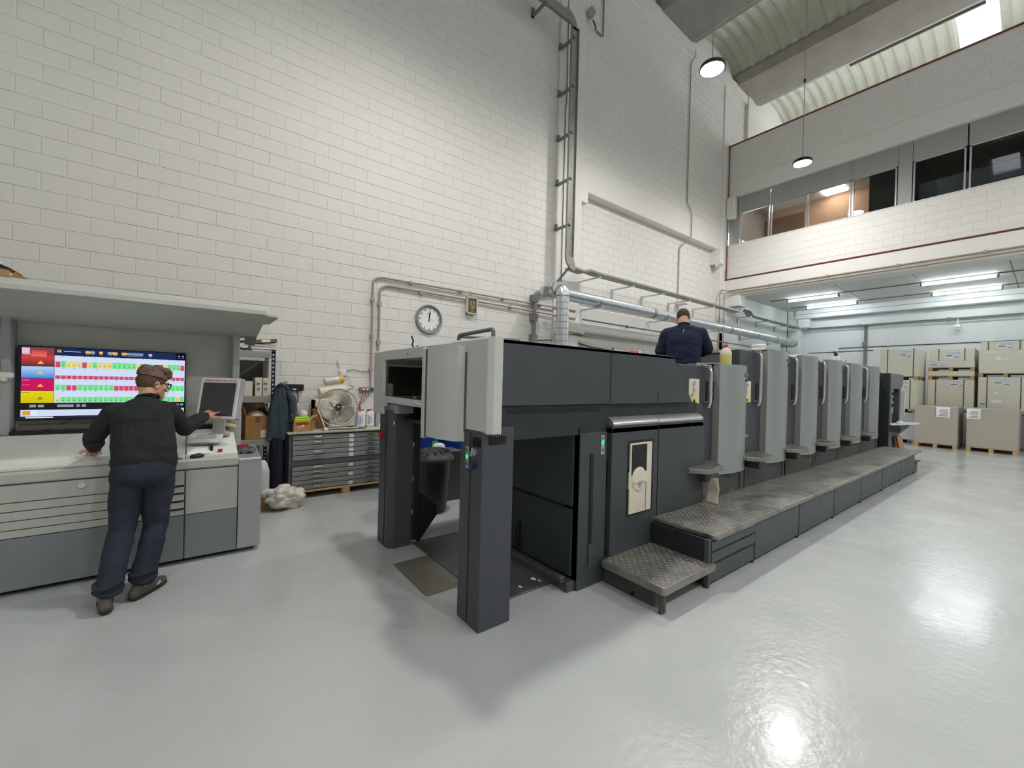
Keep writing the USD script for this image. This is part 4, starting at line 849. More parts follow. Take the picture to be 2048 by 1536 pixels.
one('twig_tool', [tube([(1.62, 3.60, 1.868), (1.60, 3.615, 1.92), (1.61, 3.61, 1.95), (1.595, 3.62, 2.0)], .008, 6), tube([(1.62, 3.54, 1.868), (1.62, 3.54, 1.91)], .006, 6)], M_cable, 'thin dark wire tool sticking up from the delivery top', 'tool')
one('paper_bag', sheet([[(4.19 + .015 * math.sin(v * 5), 2.14 - .12 * u + .015 * math.sin(v * 7) * (1 - v), .425 + .26 * v) for v in np.linspace(0, 1, 9)] for u in np.linspace(0, 1, 6)], 6, 9, .012), M_cream, 'white paper slip bag standing on the platform against the service box', 'bag', smooth=True)
# ================================================================ CONTROL CONSOLE
co = thing('control_console', 'long pale grey press control console with a canopy and sloping desk', 'control console', (-.6, 4.9, 0))
FY = 4.42
P(co, 'plinth', box(-2.2, .44, 4.50, 5.3, 0, .06, 0), M_black)
P(co, 'carcass', box(-2.2, .335, FY + .03, 5.35, .04, .80, 0), M_consd)
P(co, 'lower_panel', box(-2.2, -.042, FY, FY + .03, .04, .405, .004), M_consd)
for a, b in ((.411, .462), (.468, .526), (.532, .592), (.598, .656)):
    P(co, 'front_slat', box(-2.2, -.042, FY, FY + .03, a, b, .003), M_cons)
P(co, 'drawer_front', box(-2.2, -.042, FY, FY + .03, .662, .782, .003), M_cons)
P(co, 'louver', [box(-.13, -.045, FY - .002, FY + .02, z - .008, z + .008, 0) for z in (.462, .528, .594, .656)], M_black)
P(co, 'drawer_lock', [cyl((-.647, FY, .742), (-.647, FY - .012, .742), .022, 18), cyl((-.66, FY - .012, .742), (-.66, FY - .02, .742), .008, 10)], M_chrome, smooth=40)
P(co, 'door', box(-.034, .332, FY, FY + .03, .412, .782, .004), M_cons)
P(co, 'door', box(-.034, .332, FY, FY + .03, .04, .407, .004), M_consd)
P(co, 'front_rail', box(-2.2, .336, FY - .015, FY + .12, .792, .872, .012), M_cons)
P(co, 'rail_groove', [box(-2.2, -.12, FY + .045, FY + .06, .868, .8745, 0), box(-2.2, -.12, FY + .085, FY + .10, .868, .876, 0)], M_consd)
P(co, 'desk_top', prism([(4.50, .80), (4.50, .886), (5.22, 1.06), (5.3, 1.06), (5.3, .80)], -2.2, -.043, 'x'), M_desk)
P(co, 'desk_top', prism([(4.52, .80), (4.52, .889), (5.22, 1.055), (5.3, 1.055), (5.3, .80)], -.036, .335, 'x'), M_desk)
P(co, 'desk_seam', prism([(4.5, .87), (4.5, .886), (5.22, 1.061), (5.22, 1.05)], -.043, -.036, 'x'), M_strap)
P(co, 'slot', box(-.13, -.06, FY + .05, FY + .09, .872, .876, 0), M_black)
P(co, 'rear_ledge', [box(-1.19, .33, 5.20, 5.34, 1.045, 1.085, .006), box(-2.2, .33, 5.18, 5.22, 1.035, 1.055, 0)], M_black, label='black ledge behind the desk')
P(co, 'rear_tray', prism([(5.24, 1.085), (5.24, 1.12), (5.34, 1.13), (5.34, 1.085)], -1.16, -.1, 'x'), M_strap)
P(co, 'back_panel', box(-2.2, .36, 5.36, 5.40, .8, 2.05, 0), M_cons)
P(co, 'pillar', box(-1.245, -1.188, 5.2, 5.38, .9, 2.06, .008), M_consend)
P(co, 'pillar', box(.325, .385, 5.2, 5.40, .6, 2.04, .008), M_consend)
P(co, 'pillar', prism([(.345 + .06 * math.cos(t), 5.12 + .06 * math.sin(t)) for t in np.linspace(0, 2 * PI, 20, endpoint=False)], .84, 1.22, 'xy'), M_consend, smooth=30)
P(co, 'canopy', prism([(4.50, 2.150), (4.485, 2.165), (4.49, 2.20), (4.53, 2.238), (4.62, 2.262), (5.40, 2.30), (5.40, 2.0), (5.30, 2.0)], -2.2, .54, 'x'), M_cons, smooth=35)
P(co, 'canopy_side', prism([(4.55, 2.165), (5.22, 2.02), (5.40, 1.93), (5.40, 2.0), (5.2, 2.09), (4.6, 2.19)], .44, .535, 'x'), M_consd)
P(co, 'canopy_side', prism([(4.55, 2.165), (5.22, 2.02), (5.40, 1.93), (5.40, 2.0), (5.2, 2.09), (4.6, 2.19)], -1.36, -1.25, 'x'), M_consd)
P(co, 'canopy_end_cap', [prism([(.54, 4.50), (.62, 4.54), (.65, 4.62), (.65, 5.2), (.54, 5.4)], 2.155, 2.175, 'xy'), prism([(4.52, 2.17), (4.56, 2.235), (4.65, 2.262), (5.4, 2.3), (5.4, 2.17)], .541, .56, 'x')], M_cons)
P(co, 'end_cabinet', prism([(.338, FY - .005), (.512, FY - .005), (.55, 5.3), (.338, 5.3)], .045, .838, 'xy'), M_consend)
P(co, 'end_top', prism([(.338, FY + .012), (.508, FY + .012), (.552, 5.3), (.338, 5.3)], .838, .848, 'xy'), M_consd)
P(co, 'end_top_edge', box(.338, .512, FY - .008, FY + .014, .834, .849, .002), M_white)
P(co, 'foot', box(.33, .47, FY + .05, 4.9, 0, .045, 0), M_strap)
one('light_switch_unit', [box(-1.30, -1.162, 5.14, 5.20, 1.522, 1.572, .012), xf(sph((-1.215, 5.17, 1.515), .022), at=(0, 0, 0))], M_white, 'white switch unit on the left pillar of the console', 'switch unit')
one('pillar_button', cyl((-1.262, 5.15, 1.63), (-1.262, 5.2, 1.63), .022, 16), M_red, 'red button at the left edge of the picture beside the console pillar', 'button')
one('yellow_tag', box(-1.275, -1.247, 5.19, 5.2, 1.36, 1.41, .002), M_yellow, 'yellow tag at the left edge of the picture beside the console pillar', 'tag')
cb = thing('open_carton', 'opened flat cardboard carton lying on the console canopy', 'carton', (-1.3, 4.9, 2.27))
P(cb, 'tray', [box(-1.75, -1.10, 4.75, 4.765, 2.275, 2.335, 0), box(-1.75, -1.09, 4.75, 5.15, 2.275, 2.283, 0), xf(box(-1.10, -1.09, 4.75, 5.15, 2.28, 2.335, 0), ry=.6, about=(-1.1, 4.9, 2.28))], M_card)
P(cb, 'lining', [xf(box(-1.6, -1.13, 4.80, 5.1, 2.345, 2.36, .004), ry=.38, about=(-1.12, 4.9, 2.30)), xf(box(-1.7, -1.3, 4.80, 5.1, 2.36, 2.37, .004), ry=.5, about=(-1.2, 4.9, 2.30))], M_black)
P(cb, 'flap', xf(box(-1.6, -1.2, 4.79, 4.80, 2.36, 2.375, .003), ry=.55, about=(-1.14, 4.9, 2.28)), M_paper)

# big screen: flat picture as coloured tiles on the glass
tv = thing('wall_screen', 'large flat screen on the console back panel showing rows of red, green and yellow tiles', 'screen', (-.62, 5.33, 1.165))
TX0, TX1, TZ0, TZ1, TY = -1.172, -.058, 1.163, 1.802, 5.30
P(tv, 'casing', box(TX0, TX1, TY, TY + .05, TZ0, TZ1, .004), M_black)
P(tv, 'wall_mount', box(-.9, -.35, TY + .05, 5.36, 1.3, 1.65, 0), M_black)
P(tv, 'cable', tube([(-.85, TY + .03, 1.165), (-.93, 5.26, 1.12), (-.99, 5.23, 1.085)], .006, 6), M_cable)
quads = []
def q(u0, u1, v0, v1, c, c2=None, depth=1, cr=None):
    """screen rectangle; c top colour, c2 bottom colour, 0-255"""
    quads.append((u0, u1, v0, v1, c, c2 or c, depth))
W_ = (205, 220, 246); R_, G_, Y_ = (206, 76, 112), (112, 222, 128), (226, 208, 112)
q(.004, .996, .012, .985, (14, 16, 26), None, 0)
q(.02, .19, .018, .27, (120, 60, 60), (196, 52, 58)); q(.02, .19, .13, .27, (214, 60, 66), (90, 44, 40), 2); q(.07, .15, .06, .14, (196, 70, 70), (236, 110, 104), 3)
q(.022, .062, .03, .105, (222, 196, 222), None, 4)
q(.02, .19, .275, .435, (176, 206, 246), (40, 130, 214)); q(.02, .19, .44, .60, (206, 0, 96), (196, 0, 88)); q(.02, .19, .605, .765, (222, 210, 0), (206, 192, 0))
for v in (.23, .37, .54, .71):
    c = (250, 190, 60) if v < .6 else (150, 130, 10)
    for k in range(4): q(.118 - .006 * k * .8, .118 + .006 * k * .8 + .002, v - .035 + k * .011, v - .024 + k * .011, c, None, 5)
for v, c in ((.455, (250, 130, 180)), (.52, (250, 110, 170)), (.62, (120, 112, 10)), (.11, (250, 200, 200))): q(.025, .065, v, v + .008, c, None, 5)
q(.19, .996, .012, .115, (12, 34, 84), (14, 30, 72))
q(.93, .996, .012, .115, (12, 14, 20))
for u0, u1, c in ((.205, .213, (232, 176, 60)), (.217, .227, (240, 180, 70)), (.36, .39, (245, 184, 84)), (.39, .415, (150, 164, 176)), (.44, .462, (245, 184, 84)), (.49, .52, (150, 164, 176)), (.52, .55, (245, 184, 84)), (.575, .605, (250, 180, 80)), (.605, .71, (134, 152, 170)), (.745, .768, (180, 200, 214))):
    q(u0, u1, .04, .075, c, None, 3); q(u0 + .004, u1 - .004, .083, .089, (150, 156, 180), None, 3)
q(.24, .335, .055, .062, (190, 200, 220), None, 3)
for u in (.945, .972): q(u, u + .01, .05, .066, (240, 240, 240), None, 3); q(u - .004, u + .014, .085, .09, (180, 180, 180), None, 3)
rows = [('RGYYYRYGYYYGGGGGYRYGRRYGGGR', .20, .28), ('RRRRRRRRRRRRRRRRRRRRRRGRRR', .39, .437), ('GGRRGGGGGGGRRRRRRGGGGGGGGG', .525, .595), ('YGGGGGGGGGGGGGGGGGGGGGGGYG', .695, .757)]
edges = [(.118, .285), (.285, .442), (.442, .60), (.60, .765)]
for (s, v0, v1), (e0, e1) in zip(rows, edges):
    q(.192, .992, e0, e1, W_)
    n = len(s); du = .795 / n
    for k, ch in enumerate(s):
        a = .195 + k * du; col = dict(R=R_, G=G_, Y=Y_)[ch]
        hi = .0 if ch != 'G' else -.008
        q(a + .0015, a + du - .0015, v0 + hi, v1, col, None, 2)
        q(a + du * .38, a + du * .62, (v0 + v1) / 2 + .006, (v0 + v1) / 2 + .016, tuple(int(x * .62) for x in col), None, 3)
        if k % 2: q(a + du * .4, a + du * .6, e0 + .004, e0 + .012, (96, 104, 130), None, 3)
        q(a, a + .0006, e0 + .02, v0 - .012, (178, 192, 226), None, 3)
q(.02, .992, .77, .852, (16, 18, 24))
for u0, u1 in ((.065, .098), (.108, .14), (.21, .30), (.315, .335), (.345, .37), (.86, .885), (.895, .92), (.935, .955), (.965, .985)):
    q(u0, u1, .788, .822, (120, 132, 140), (160, 172, 178), 3)
q(.02, .992, .858, .945, (206, 218, 240)); q(.03, .07, .87, .93, (222, 156, 66), None, 3); q(.072, .105, .865, .935, (222, 234, 252), None, 3); q(.965, .988, .868, .905, (232, 236, 110), None, 3)
q(.02, .992, .948, .974, (30, 34, 60)); q(.045, .19, .951, .97, (206, 214, 240), None, 3)
V, F, C3 = [], [], []
for u0, u1, v0, v1, c, c2, dep in quads:
    y = TY - .0006 - .0002 * dep; x0, x1 = TX0 + (TX1 - TX0) * u0, TX0 + (TX1 - TX0) * u1; za, zb = TZ1 - (TZ1 - TZ0) * v0, TZ1 - (TZ1 - TZ0) * v1
    k = len(V); V += [(x0, y, zb), (x1, y, zb), (x1, y, za), (x0, y, za)]; F += [(k, k + 1, k + 2), (k, k + 2, k + 3)]; C3 += [lin(*c2), lin(*c2), lin(*c), lin(*c)]
MATS['screen'] = usdkit.material(stage, '/World/Looks/screen_image', {'a': ('attribute', dict(attribute='tile')), 'e': ('emission', dict(strength=.95)), 'g': ('glossy_bsdf', dict(roughness=.15, color=(.03, .03, .03))), 'x': ('add_closure', {})},
    [('a.color', 'e.color'), ('e.emission', 'x.closure1'), ('g.BSDF', 'x.closure2')], surface='x.closure')
sp = P(tv, 'display', (np.array(V), np.array(F)), MATS['screen'])
UsdGeom.PrimvarsAPI(stage.GetPrimAtPath(sp)).CreatePrimvar('tile', Sdf.ValueTypeNames.Color3fArray, 'vertex').Set(Vt.Vec3fArray.FromNumpy(np.array(C3, np.float32)))

# touch monitor on the desk, turned to the operator
tm = thing('touch_monitor', 'small white touch monitor with a dark screen and a line of red print', 'monitor', (.19, 4.9, 1.06))
ma, mt = math.radians(42), math.radians(10)
mu = np.array([math.cos(ma), -math.sin(ma), 0]); mn = np.array([-math.sin(ma), -math.cos(ma), 0])
mv = np.array([0, 0, 1.]) * math.cos(mt) - mn * math.sin(mt); mw = np.cross(mu, mv)      # mw points out of the screen
MC = np.array([.193, 4.80, 1.372])
def mon(mesh):
    v, f = tri(mesh); return MC + v[:, :1] * mu + v[:, 1:2] * mv + v[:, 2:] * mw, f
P(tm, 'casing', mon(box(-.197, .197, -.198, .198, -.075, -.006, .012)), M_consend)
P(tm, 'bezel', mon(box(-.192, .192, -.194, .194, -.008, .006, .008)), M_white)
P(tm, 'screen', mon(box(-.165, .165, -.168, .148, .005, .008, .001)), mat('monitor_glass', lin(66, 64, 70), .12, var=.05))
ticks = []
for a, b in ((-.155, -.075), (-.066, -.022), (-.012, .010), (.018, .062), (.071, .082), (.091, .158)):
    x = a
    while x < b: ticks.append(mon(box(x, x + .0045, .161, .174 - .003 * (len(ticks) % 3 == 0), .006, .0066, 0))); x += .0068
P(tm, 'red_print', ticks, M_red)
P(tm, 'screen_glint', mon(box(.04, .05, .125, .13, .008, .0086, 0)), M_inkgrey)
P(tm, 'stand', [box(.16, .26, 4.92, 5.04, 1.0, 1.25, .01), box(.12, .30, 4.9, 5.1, 1.0, 1.03, .006)], M_cons)
P(tm, 'stand_plate', box(.20, .27, 4.965, 4.97, 1.10, 1.17, .002), M_cream)
# loose things on the desk
DK = .243
def deskz(y): return .885 + (y - 4.5) * DK
def on_desk(x, y, lift=0.): return np.array([x, y, deskz(y) + lift])
pd = thing('paper_pad', 'white paper pad clipped to a tilted tray on the right desk', 'paper pad', (.1, 4.75, .95))
padq = np.array([[(-.036, 4.735, .965), (.214, 4.712, .962)], [(.01, 5.04, 1.045), (.262, 5.03, 1.045)]])
g = np.zeros((6, 6, 3))
for i in range(6):
    for j in range(6):
        s, t = i / 5, j / 5; g[i, j] = (1 - s) * ((1 - t) * padq[0, 0] + t * padq[0, 1]) + s * ((1 - t) * padq[1, 0] + t * padq[1, 1]) + [0, 0, .006 * math.sin(PI * t)]
P(pd, 'sheet', sheet(np.swapaxes(g, 0, 1).reshape(-1, 3), 6, 6, .014), M_paper)
P(pd, 'clip_bar', tube([(-.03, 4.728, .962), (.205, 4.706, .960)], .008, 8), M_galvd)
P(pd, 'tray_foot', box(.13, .155, 4.60, 4.74, .90, .955, .004), M_black)
P(pd, 'printed_lines', [tube([padq[0, 0] + (padq[1, 0] - padq[0, 0]) * s + (padq[0, 1] - padq[0, 0]) * .2 + [0, 0, .014], padq[0, 0] + (padq[1, 0] - padq[0, 0]) * s + (padq[0, 1] - padq[0, 0]) * .8 + [0, 0, .014]], .0012, 4) for s in (.25, .32, .39, .46, .53)], M_inkgrey)
for k, (x0, x1, y0, y1) in enumerate(((-.03, .07, 4.535, 4.70), (.06, .13, 4.53, 4.66))):
    pts = [[on_desk(x, y, .004 + .002 * k) for y in (y0, y1)] for x in (x0, x1)]
    one('note_paper', sheet(np.array(pts).reshape(-1, 3), 2, 2, .002), M_paper, ('left white note paper lying below the paper pad', 'right white note paper lying below the paper pad')[k], 'paper')
ms = thing('computer_mouse', 'black computer mouse with a white mark on the console front edge', 'mouse', (.04, 4.50, .875))
P(ms, 'shell', xf(sph((.04, 4.50, .885), 1, 3, (.032, .055, .024)), rz=-1.1, about=(.04, 4.5, .885)), M_black, smooth=True)
P(ms, 'mark', xf(sph((.025, 4.495, .906), 1, 2, (.007, .014, .003)), rz=-.3, about=(.03, 4.5, .9)), M_paper)
rc = thing('red_cube', 'tiny red plastic cube on the right desk edge', 'cube', (.205, 4.565, .90))
P(rc, 'body', box(.19, .222, 4.55, 4.58, .897, .925, .004), M_red); P(rc, 'lid_lip', box(.188, .224, 4.548, 4.582, .918, .924, .002), M_red)
fb = thing('foam_roller', 'cream foam roller lying behind the desk under the touch monitor', 'roller', (.28, 5.15, 1.05))
P(fb, 'sleeve', tube([(.22, 5.10, 1.085), (.27, 5.09, 1.088), (.32, 5.07, 1.08), (.355, 5.05, 1.065)], [.018, .021, .021, .018], 14), M_tan, smooth=60)
P(fb, 'cap', tube([(.19, 5.11, 1.075), (.205, 5.105, 1.082), (.225, 5.10, 1.085)], [.018, .022, .020], 12), M_cream, smooth=60)
rb = thing('red_box', 'small red open box on the end top of the console', 'box', (.41, 4.95, .848))
P(rb, 'tray', [box(.37, .46, 4.98, 5.05, .848, .856, 0), box(.37, .46, 4.98, 4.985, .848, .885, .001), box(.37, .46, 5.045, 5.05, .848, .885, .001), box(.37, .375, 4.98, 5.05, .848, .885, .001), box(.455, .46, 4.98, 5.05, .848, .885, .001)], M_red)
rg = sph((.43, 4.78, .858), 1, 3, (.075, .12, .028)); v = rg[0]; v[:, 2] += .016 * np.sin(v[:, 0] * 70 + 2 * np.sin(v[:, 1] * 34)) ; v[:, 2] = np.maximum(v[:, 2], .848)
one('grey_rag', (v, rg[1]), M_cabd, 'crumpled grey rag on the end top of the console', 'rag', smooth=True)
one('cable_loop', tube([(.40 + .07 * math.cos(t), 4.76 + .09 * math.sin(t), .866 + .02 * math.sin(t * 1.5)) for t in np.linspace(0, 5.3, 18)], .006, 6), M_strap, 'loop of dark cable lying on the grey rag on the console end', 'cable')

# ================================================================ ALONG THE WALL: rack, cabinet and what stands on them
rk = thing('storage_rack', 'metal storage rack with dark perforated posts behind the console', 'rack', (.3, 6.4, 0))
for x, y in ((.80, 6.15), (.80, 6.75), (-.6, 6.15), (-.6, 6.75)):
    P(rk, 'post', [box(x, x + .045, y, y + .004, 0, 1.93, 0), box(x + .041, x + .045, y, y + .045, 0, 1.93, 0)], M_rackpost)
    P(rk, 'post_hole', [box(x + .012, x + .030, y - .001, y + .001, z, z + .018, 0) for z in np.arange(.1, 1.9, .055)], M_paper, kind='stuff')
for z in (1.84, 1.27, .72):
    P(rk, 'shelf_beam', box(-.6, .80, 6.135, 6.155, z - .02, z + .06, .004), M_rackmetal); P(rk, 'shelf_board', box(-.6, .84, 6.15, 6.80, z + .045, z + .062, 0), M_brown)
P(rk, 'side_sheet', box(.775, .78, 6.2, 6.78, 1.35, 1.8, 0), M_paper); P(rk, 'back_sheet', box(-.6, .8, 6.79, 6.8, .75, 1.8, 0), M_cab)
for k, (z, a, m, s) in enumerate(((1.905, .03, M_pipeg, 'lowest grey binder'), (1.940, -.02, M_white, 'white binder in the middle'), (1.972, .02, M_strap, 'dark binder second from the top'))):
    b_ = thing('binder', s + ' of the pile on the storage rack', 'binder', (.72, 6.4, z), 'binders on the rack')
    P(b_, 'cover', [xf(box(.58, .86, 6.25, 6.55, z, z + .006, .001), rz=a, about=(.72, 6.4, z)), xf(box(.58, .86, 6.25, 6.55, z + .026, z + .032, .001), rz=a, about=(.72, 6.4, z)), xf(box(.58, .586, 6.25, 6.55, z, z + .032, .001), rz=a, about=(.72, 6.4, z))], m)
    P(b_, 'pages', xf(box(.59, .85, 6.255, 6.545, z + .006, z + .026, 0), rz=a, about=(.72, 6.4, z)), M_paperp)
b_ = thing('binder', 'top binder of the pile on the storage rack, tilted, dark with a pale label', 'binder', (.72, 6.4, 2.0), 'binders on the rack')
P(b_, 'cover', xf(box(.57, .88, 6.26, 6.52, 2.006, 2.052, .003), ry=-.12, about=(.6, 6.4, 2.006)), M_brown); P(b_, 'label', xf(box(.70, .80, 6.258, 6.261, 2.014, 2.045, 0), ry=-.12, about=(.6, 6.4, 2.006)), M_paper)
one('cable_coil', [tube([(.50 + .07 * math.cos(t), 6.2 + .03 * math.sin(t), 1.96 + .05 * math.sin(t) + .01 * k) for t in np.linspace(0, 2 * PI, 18)], .006, 6) for k in range(3)], M_cable, 'tangle of dark cable on top of the storage rack', 'cable')
for k, x in enumerate((.555, .665, .745)):
    ab = thing('archive_box', ('left beige archive box on the rack, plain with an open front', 'middle beige archive box on the rack with a warning triangle', 'right beige archive box on the rack with a warning triangle')[k], 'box', (x, 6.3, 1.335), 'archive boxes on the rack')
    w_ = (.09, .075, .065)[k]; z1 = (1.52, 1.57, 1.565)[k]
    P(ab, 'body', box(x - w_ / 2, x + w_ / 2, 6.17, 6.45, 1.332, z1, .003), M_wrap)
    if k: P(ab, 'warning_triangle', prism([(x - .02, 1.47), (x + .02, 1.49), (x - .02, 1.51)], 6.167, 6.17, 'y', [[(x - .016, 1.476), (x + .012, 1.49), (x - .016, 1.504)]]), M_ink); P(ab, 'triangle_mark', xf(box(x - .012, x + .002, 6.167, 6.17, 1.487, 1.493, 0), ry=.5, about=(x - .005, 6.17, 1.49)), M_ink); P(ab, 'print_patch', box(x - .014, x + .014, 6.168, 6.17, 1.40, 1.44, 0), M_cab)
one('ceramic_pot', lathe([(0, 0), (.04, 0), (.055, .03), (.055, .08), (.035, .11), (.02, .12), (0, .12)], (.50, 6.4, 1.332), 20), M_tan, 'small tan pot on the middle shelf of the rack', 'pot', smooth=40)
cc = thing('carton', 'brown cardboard carton with open flaps on the lowest rack shelf', 'carton', (.67, 6.35, .782))
P(cc, 'body', box(.53, .795, 6.16, 6.5, .782, 1.08, .003), M_card2)
P(cc, 'flap', [xf(box(.53, .54, 6.16, 6.5, 1.08, 1.2, .002), ry=-.25, about=(.535, 6.3, 1.08)), xf(box(.785, .795, 6.16, 6.5, 1.08, 1.2, .002), ry=-.35, about=(.79, 6.3, 1.08)), xf(box(.54, .785, 6.49, 6.5, 1.08, 1.18, .002), rx=-.2, about=(.6, 6.5, 1.08))], M_card2)
P(cc, 'hand_hole', box(.64, .69, 6.158, 6.161, 1.0, 1.07, 0), M_brown); P(cc, 'shipping_label', box(.70, .765, 6.157, 6.16, .80, .90, 0), M_paperp); P(cc, 'inner_bag', sph((.66, 6.3, 1.07), 1, 2, (.11, .13, .07)), M_plastic_bag, smooth=True)
# jacket on the rack corner
jk = thing('work_jacket', 'dark blue-grey work jacket hanging from the end of the storage rack', 'jacket', (.90, 6.1, .78))
g = []
for i, z in enumerate(np.linspace(0, 1, 22)):
    wd = .05 + .10 * min(1, z * 2.2) - .02 * max(0, z - .8) * 5 * .2; row = []
    for j, t in enumerate(np.linspace(0, 2 * PI, 30, endpoint=False)):
        fold = 1 + .14 * math.sin(5 * t + 3 * z) * (.3 + z) + .06 * math.sin(9 * t - 4 * z)
        row.append((.905 + .02 * z + wd * math.cos(t) * fold, 6.12 + .07 * math.sin(t) * fold, 1.47 - .70 * z))
    g.append(row)
v = np.array(g).reshape(-1, 3); n_ = 30; i = np.arange(n_); j = (i + 1) % n_
f = np.vstack([np.vstack([np.c_[k * n_ + i, k * n_ + j, (k + 1) * n_ + j], np.c_[k * n_ + i, (k + 1) * n_ + j, (k + 1) * n_ + i]]) for k in range(21)] + [np.c_[i[1:-1], j[1:-1], np.zeros(n_ - 2, int)], np.c_[j[1:-1] + 21 * n_, i[1:-1] + 21 * n_, np.full(n_ - 2, 21 * n_)]])
P(jk, 'body', (v, f), M_jacket, smooth=True)
P(jk, 'sleeve', tube([(.98, 6.10, 1.40), (1.035, 6.06, 1.30), (1.05, 6.05, 1.15), (1.03, 6.06, 1.0)], [.035, .05, .05, .04], 14), M_jacket, smooth=True)
P(jk, 'collar', tube([(.87, 6.10, 1.47), (.90, 6.07, 1.49), (.95, 6.08, 1.47), (1.0, 6.07, 1.42)], [.015, .025, .025, .015], 10), M_jacket, smooth=True)
dc = [(.82, 6.05), (.88, 6.0), (.94, 6.05), (.98, 6.15), (.9, 6.3), (.8, 6.2)]
one('dark_trousers', prism(dc, .05, .80, 'xy'), M_navycloth, 'dark navy work trousers hanging under the jacket', 'trousers')
jg = thing('white_jug', 'translucent white plastic jug on the floor beside the console end', 'jug', (.72, 6.0, 0))
P(jg, 'body', lathe([(0, 0), (.085, 0), (.09, .02), (.09, .40), (.06, .5), (.03, .54), (0, .54)], (.70, 6.02, 0), 24), M_milky, smooth=40); P(jg, 'cap', cyl((.70, 6.02, .54), (.70, 6.02, .58), .03, 14), M_badge); P(jg, 'label', box(.66, .69, 5.925, 5.93, .2, .34, .001), M_paper)
pb = thing('plastic_sack', 'crumpled translucent plastic sack on the floor at the cabinet corner', 'sack', (.88, 5.62, 0))
s_ = sph((0, 0, 0), 1., 4); v = s_[0]; v = v * [.20, .14, .15]; nn = meshkit.fbm(s_[0] * 2.2 + 5, 4, 3) - .5; v *= (1 + .75 * nn)[:, None]; v += [.90, 5.62, .13]; v[:, 2] = np.maximum(v[:, 2], .0)
P(pb, 'film', (v, s_[1]), M_plastic_bag, smooth=35); P(pb, 'neck', tube([(.78, 5.60, .20), (.70, 5.58, .24), (.66, 5.57, .20)], [.06, .035, .05], 12), M_plastic_bag, smooth=True)
one('bag_carton', box(.66, .80, 5.66, 5.82, 0, .16, .003), M_card, 'small cardboard carton on the floor behind the plastic sack', 'carton')

# flat-file cabinet on its pallet
fc = thing('flat_file_cabinet', 'wide grey flat-file cabinet with ten shallow drawers on a pallet', 'cabinet', (1.66, 6.4, .1))
CX0, CX1, CYF = 1.0, 2.36, 5.97
P(fc, 'carcass', box(CX0, CX1, CYF + .01, 6.88, .10, .845, .004), M_cabd)
P(fc, 'top', box(CX0 - .03, CX1 + .02, CYF - .03, 6.9, .845, .87, .004), M_laminate)
P(fc, 'middle_rail', box(CX0, CX1, CYF - .004, CYF + .01, .425, .495, .003), M_cabd); P(fc, 'side_frame', box(CX0 - .006, CX0 + .02, CYF - .003, CYF + .02, .10, .845, .002), M_cabd)
zs = [(.765, .828), (.700, .760), (.634, .695), (.568, .629), (.500, .563), (.362, .42), (.300, .357), (.236, .295), (.172, .231), (.108, .167)]
for k, (a, b) in enumerate(zs):
    dr = P(fc, 'drawer', box(CX0 + .035, CX1 - .03, CYF - .012, CYF + .01, a, b - .004, .003), M_cab)
    for x in (1.34, 2.04):
        if k not in (2, 4) or x > 2: P(dr, 'handle', [tube(bend([(x - .055, CYF - .01, (a + b) / 2 + .012), (x - .055, CYF - .035, (a + b) / 2), (x + .055, CYF - .035, (a + b) / 2), (x + .055, CYF - .01, (a + b) / 2 + .012)], .01), .006, 6), box(x - .06, x + .06, CYF - .016, CYF - .012, (a + b) / 2 - .004, (a + b) / 2 + .016, .001)], M_chrome)
    if k not in (8,): P(dr, 'paper_label', box(1.745, 1.80, CYF - .0135, CYF - .012, a + .004, b - .012, 0), M_paper if k != 6 else M_cab); P(dr, 'label_print', [box(1.755, 1.755 + .012 * (1 + (k + j) % 3), CYF - .0142, CYF - .0135, a + .012 + .014 * j, a + .016 + .014 * j, 0) for j in range(3)], M_inkgrey)
    if k in (0, 2, 3, 4, 5, 6, 7): P(dr, 'card_holder', box(1.61, 1.68, CYF - .015, CYF - .012, (a + b) / 2 - .006, (a + b) / 2 + .012, .001), M_galvd)
    if k < 4: P(dr, 'orange_label', box(2.185, 2.21, CYF - .0135, CYF - .012, a + .004, b - .008, 0), M_orange)
def pallet(x0, x1, y0, y1, z, label, group, along='y', m=M_wood):
    """blocks along the front edge; the front runs along `along`"""
    t = thing('pallet', label, 'pallet', ((x0 + x1) / 2, (y0 + y1) / 2, z), group)
    h = .12
    if along == 'y':
        for k in range(5):
            a = x0 + (x1 - x0 - .1) * k / 4; P(t, 'deck_board', box(a, a + .1, y0, y1, z + h - .02, z + h, .003), m)
        for c in (y0, (y0 + y1) / 2 - .045, y1 - .09):
            P(t, 'runner', box(x0, x1, c, c + .09, z, z + .015, .003), m)
            for a in (x0, (x0 + x1) / 2 - .05, x1 - .1): P(t, 'block', box(a, a + .1, c, c + .09, z + .015, z + h - .02, .004), m)
    else:
        for k in range(5):
            a = y0 + (y1 - y0 - .1) * k / 4; P(t, 'deck_board', box(x0, x1, a, a + .1, z + h - .02, z + h, .003), m)
        for c in (x0, (x0 + x1) / 2 - .05, x1 - .1):
            P(t, 'runner', box(c, c + .1, y0, y1, z, z + .015, .003), m)
            for a in (y0, (y0 + y1) / 2 - .05, y1 - .1): P(t, 'block', box(c, c + .1, a, a + .1, z + .015, z + h - .02, .004), m)
    return t
pallet(1.06, 2.36, 5.93, 6.85, -.02, 'worn wooden pallet under the flat-file cabinet', None, 'x')
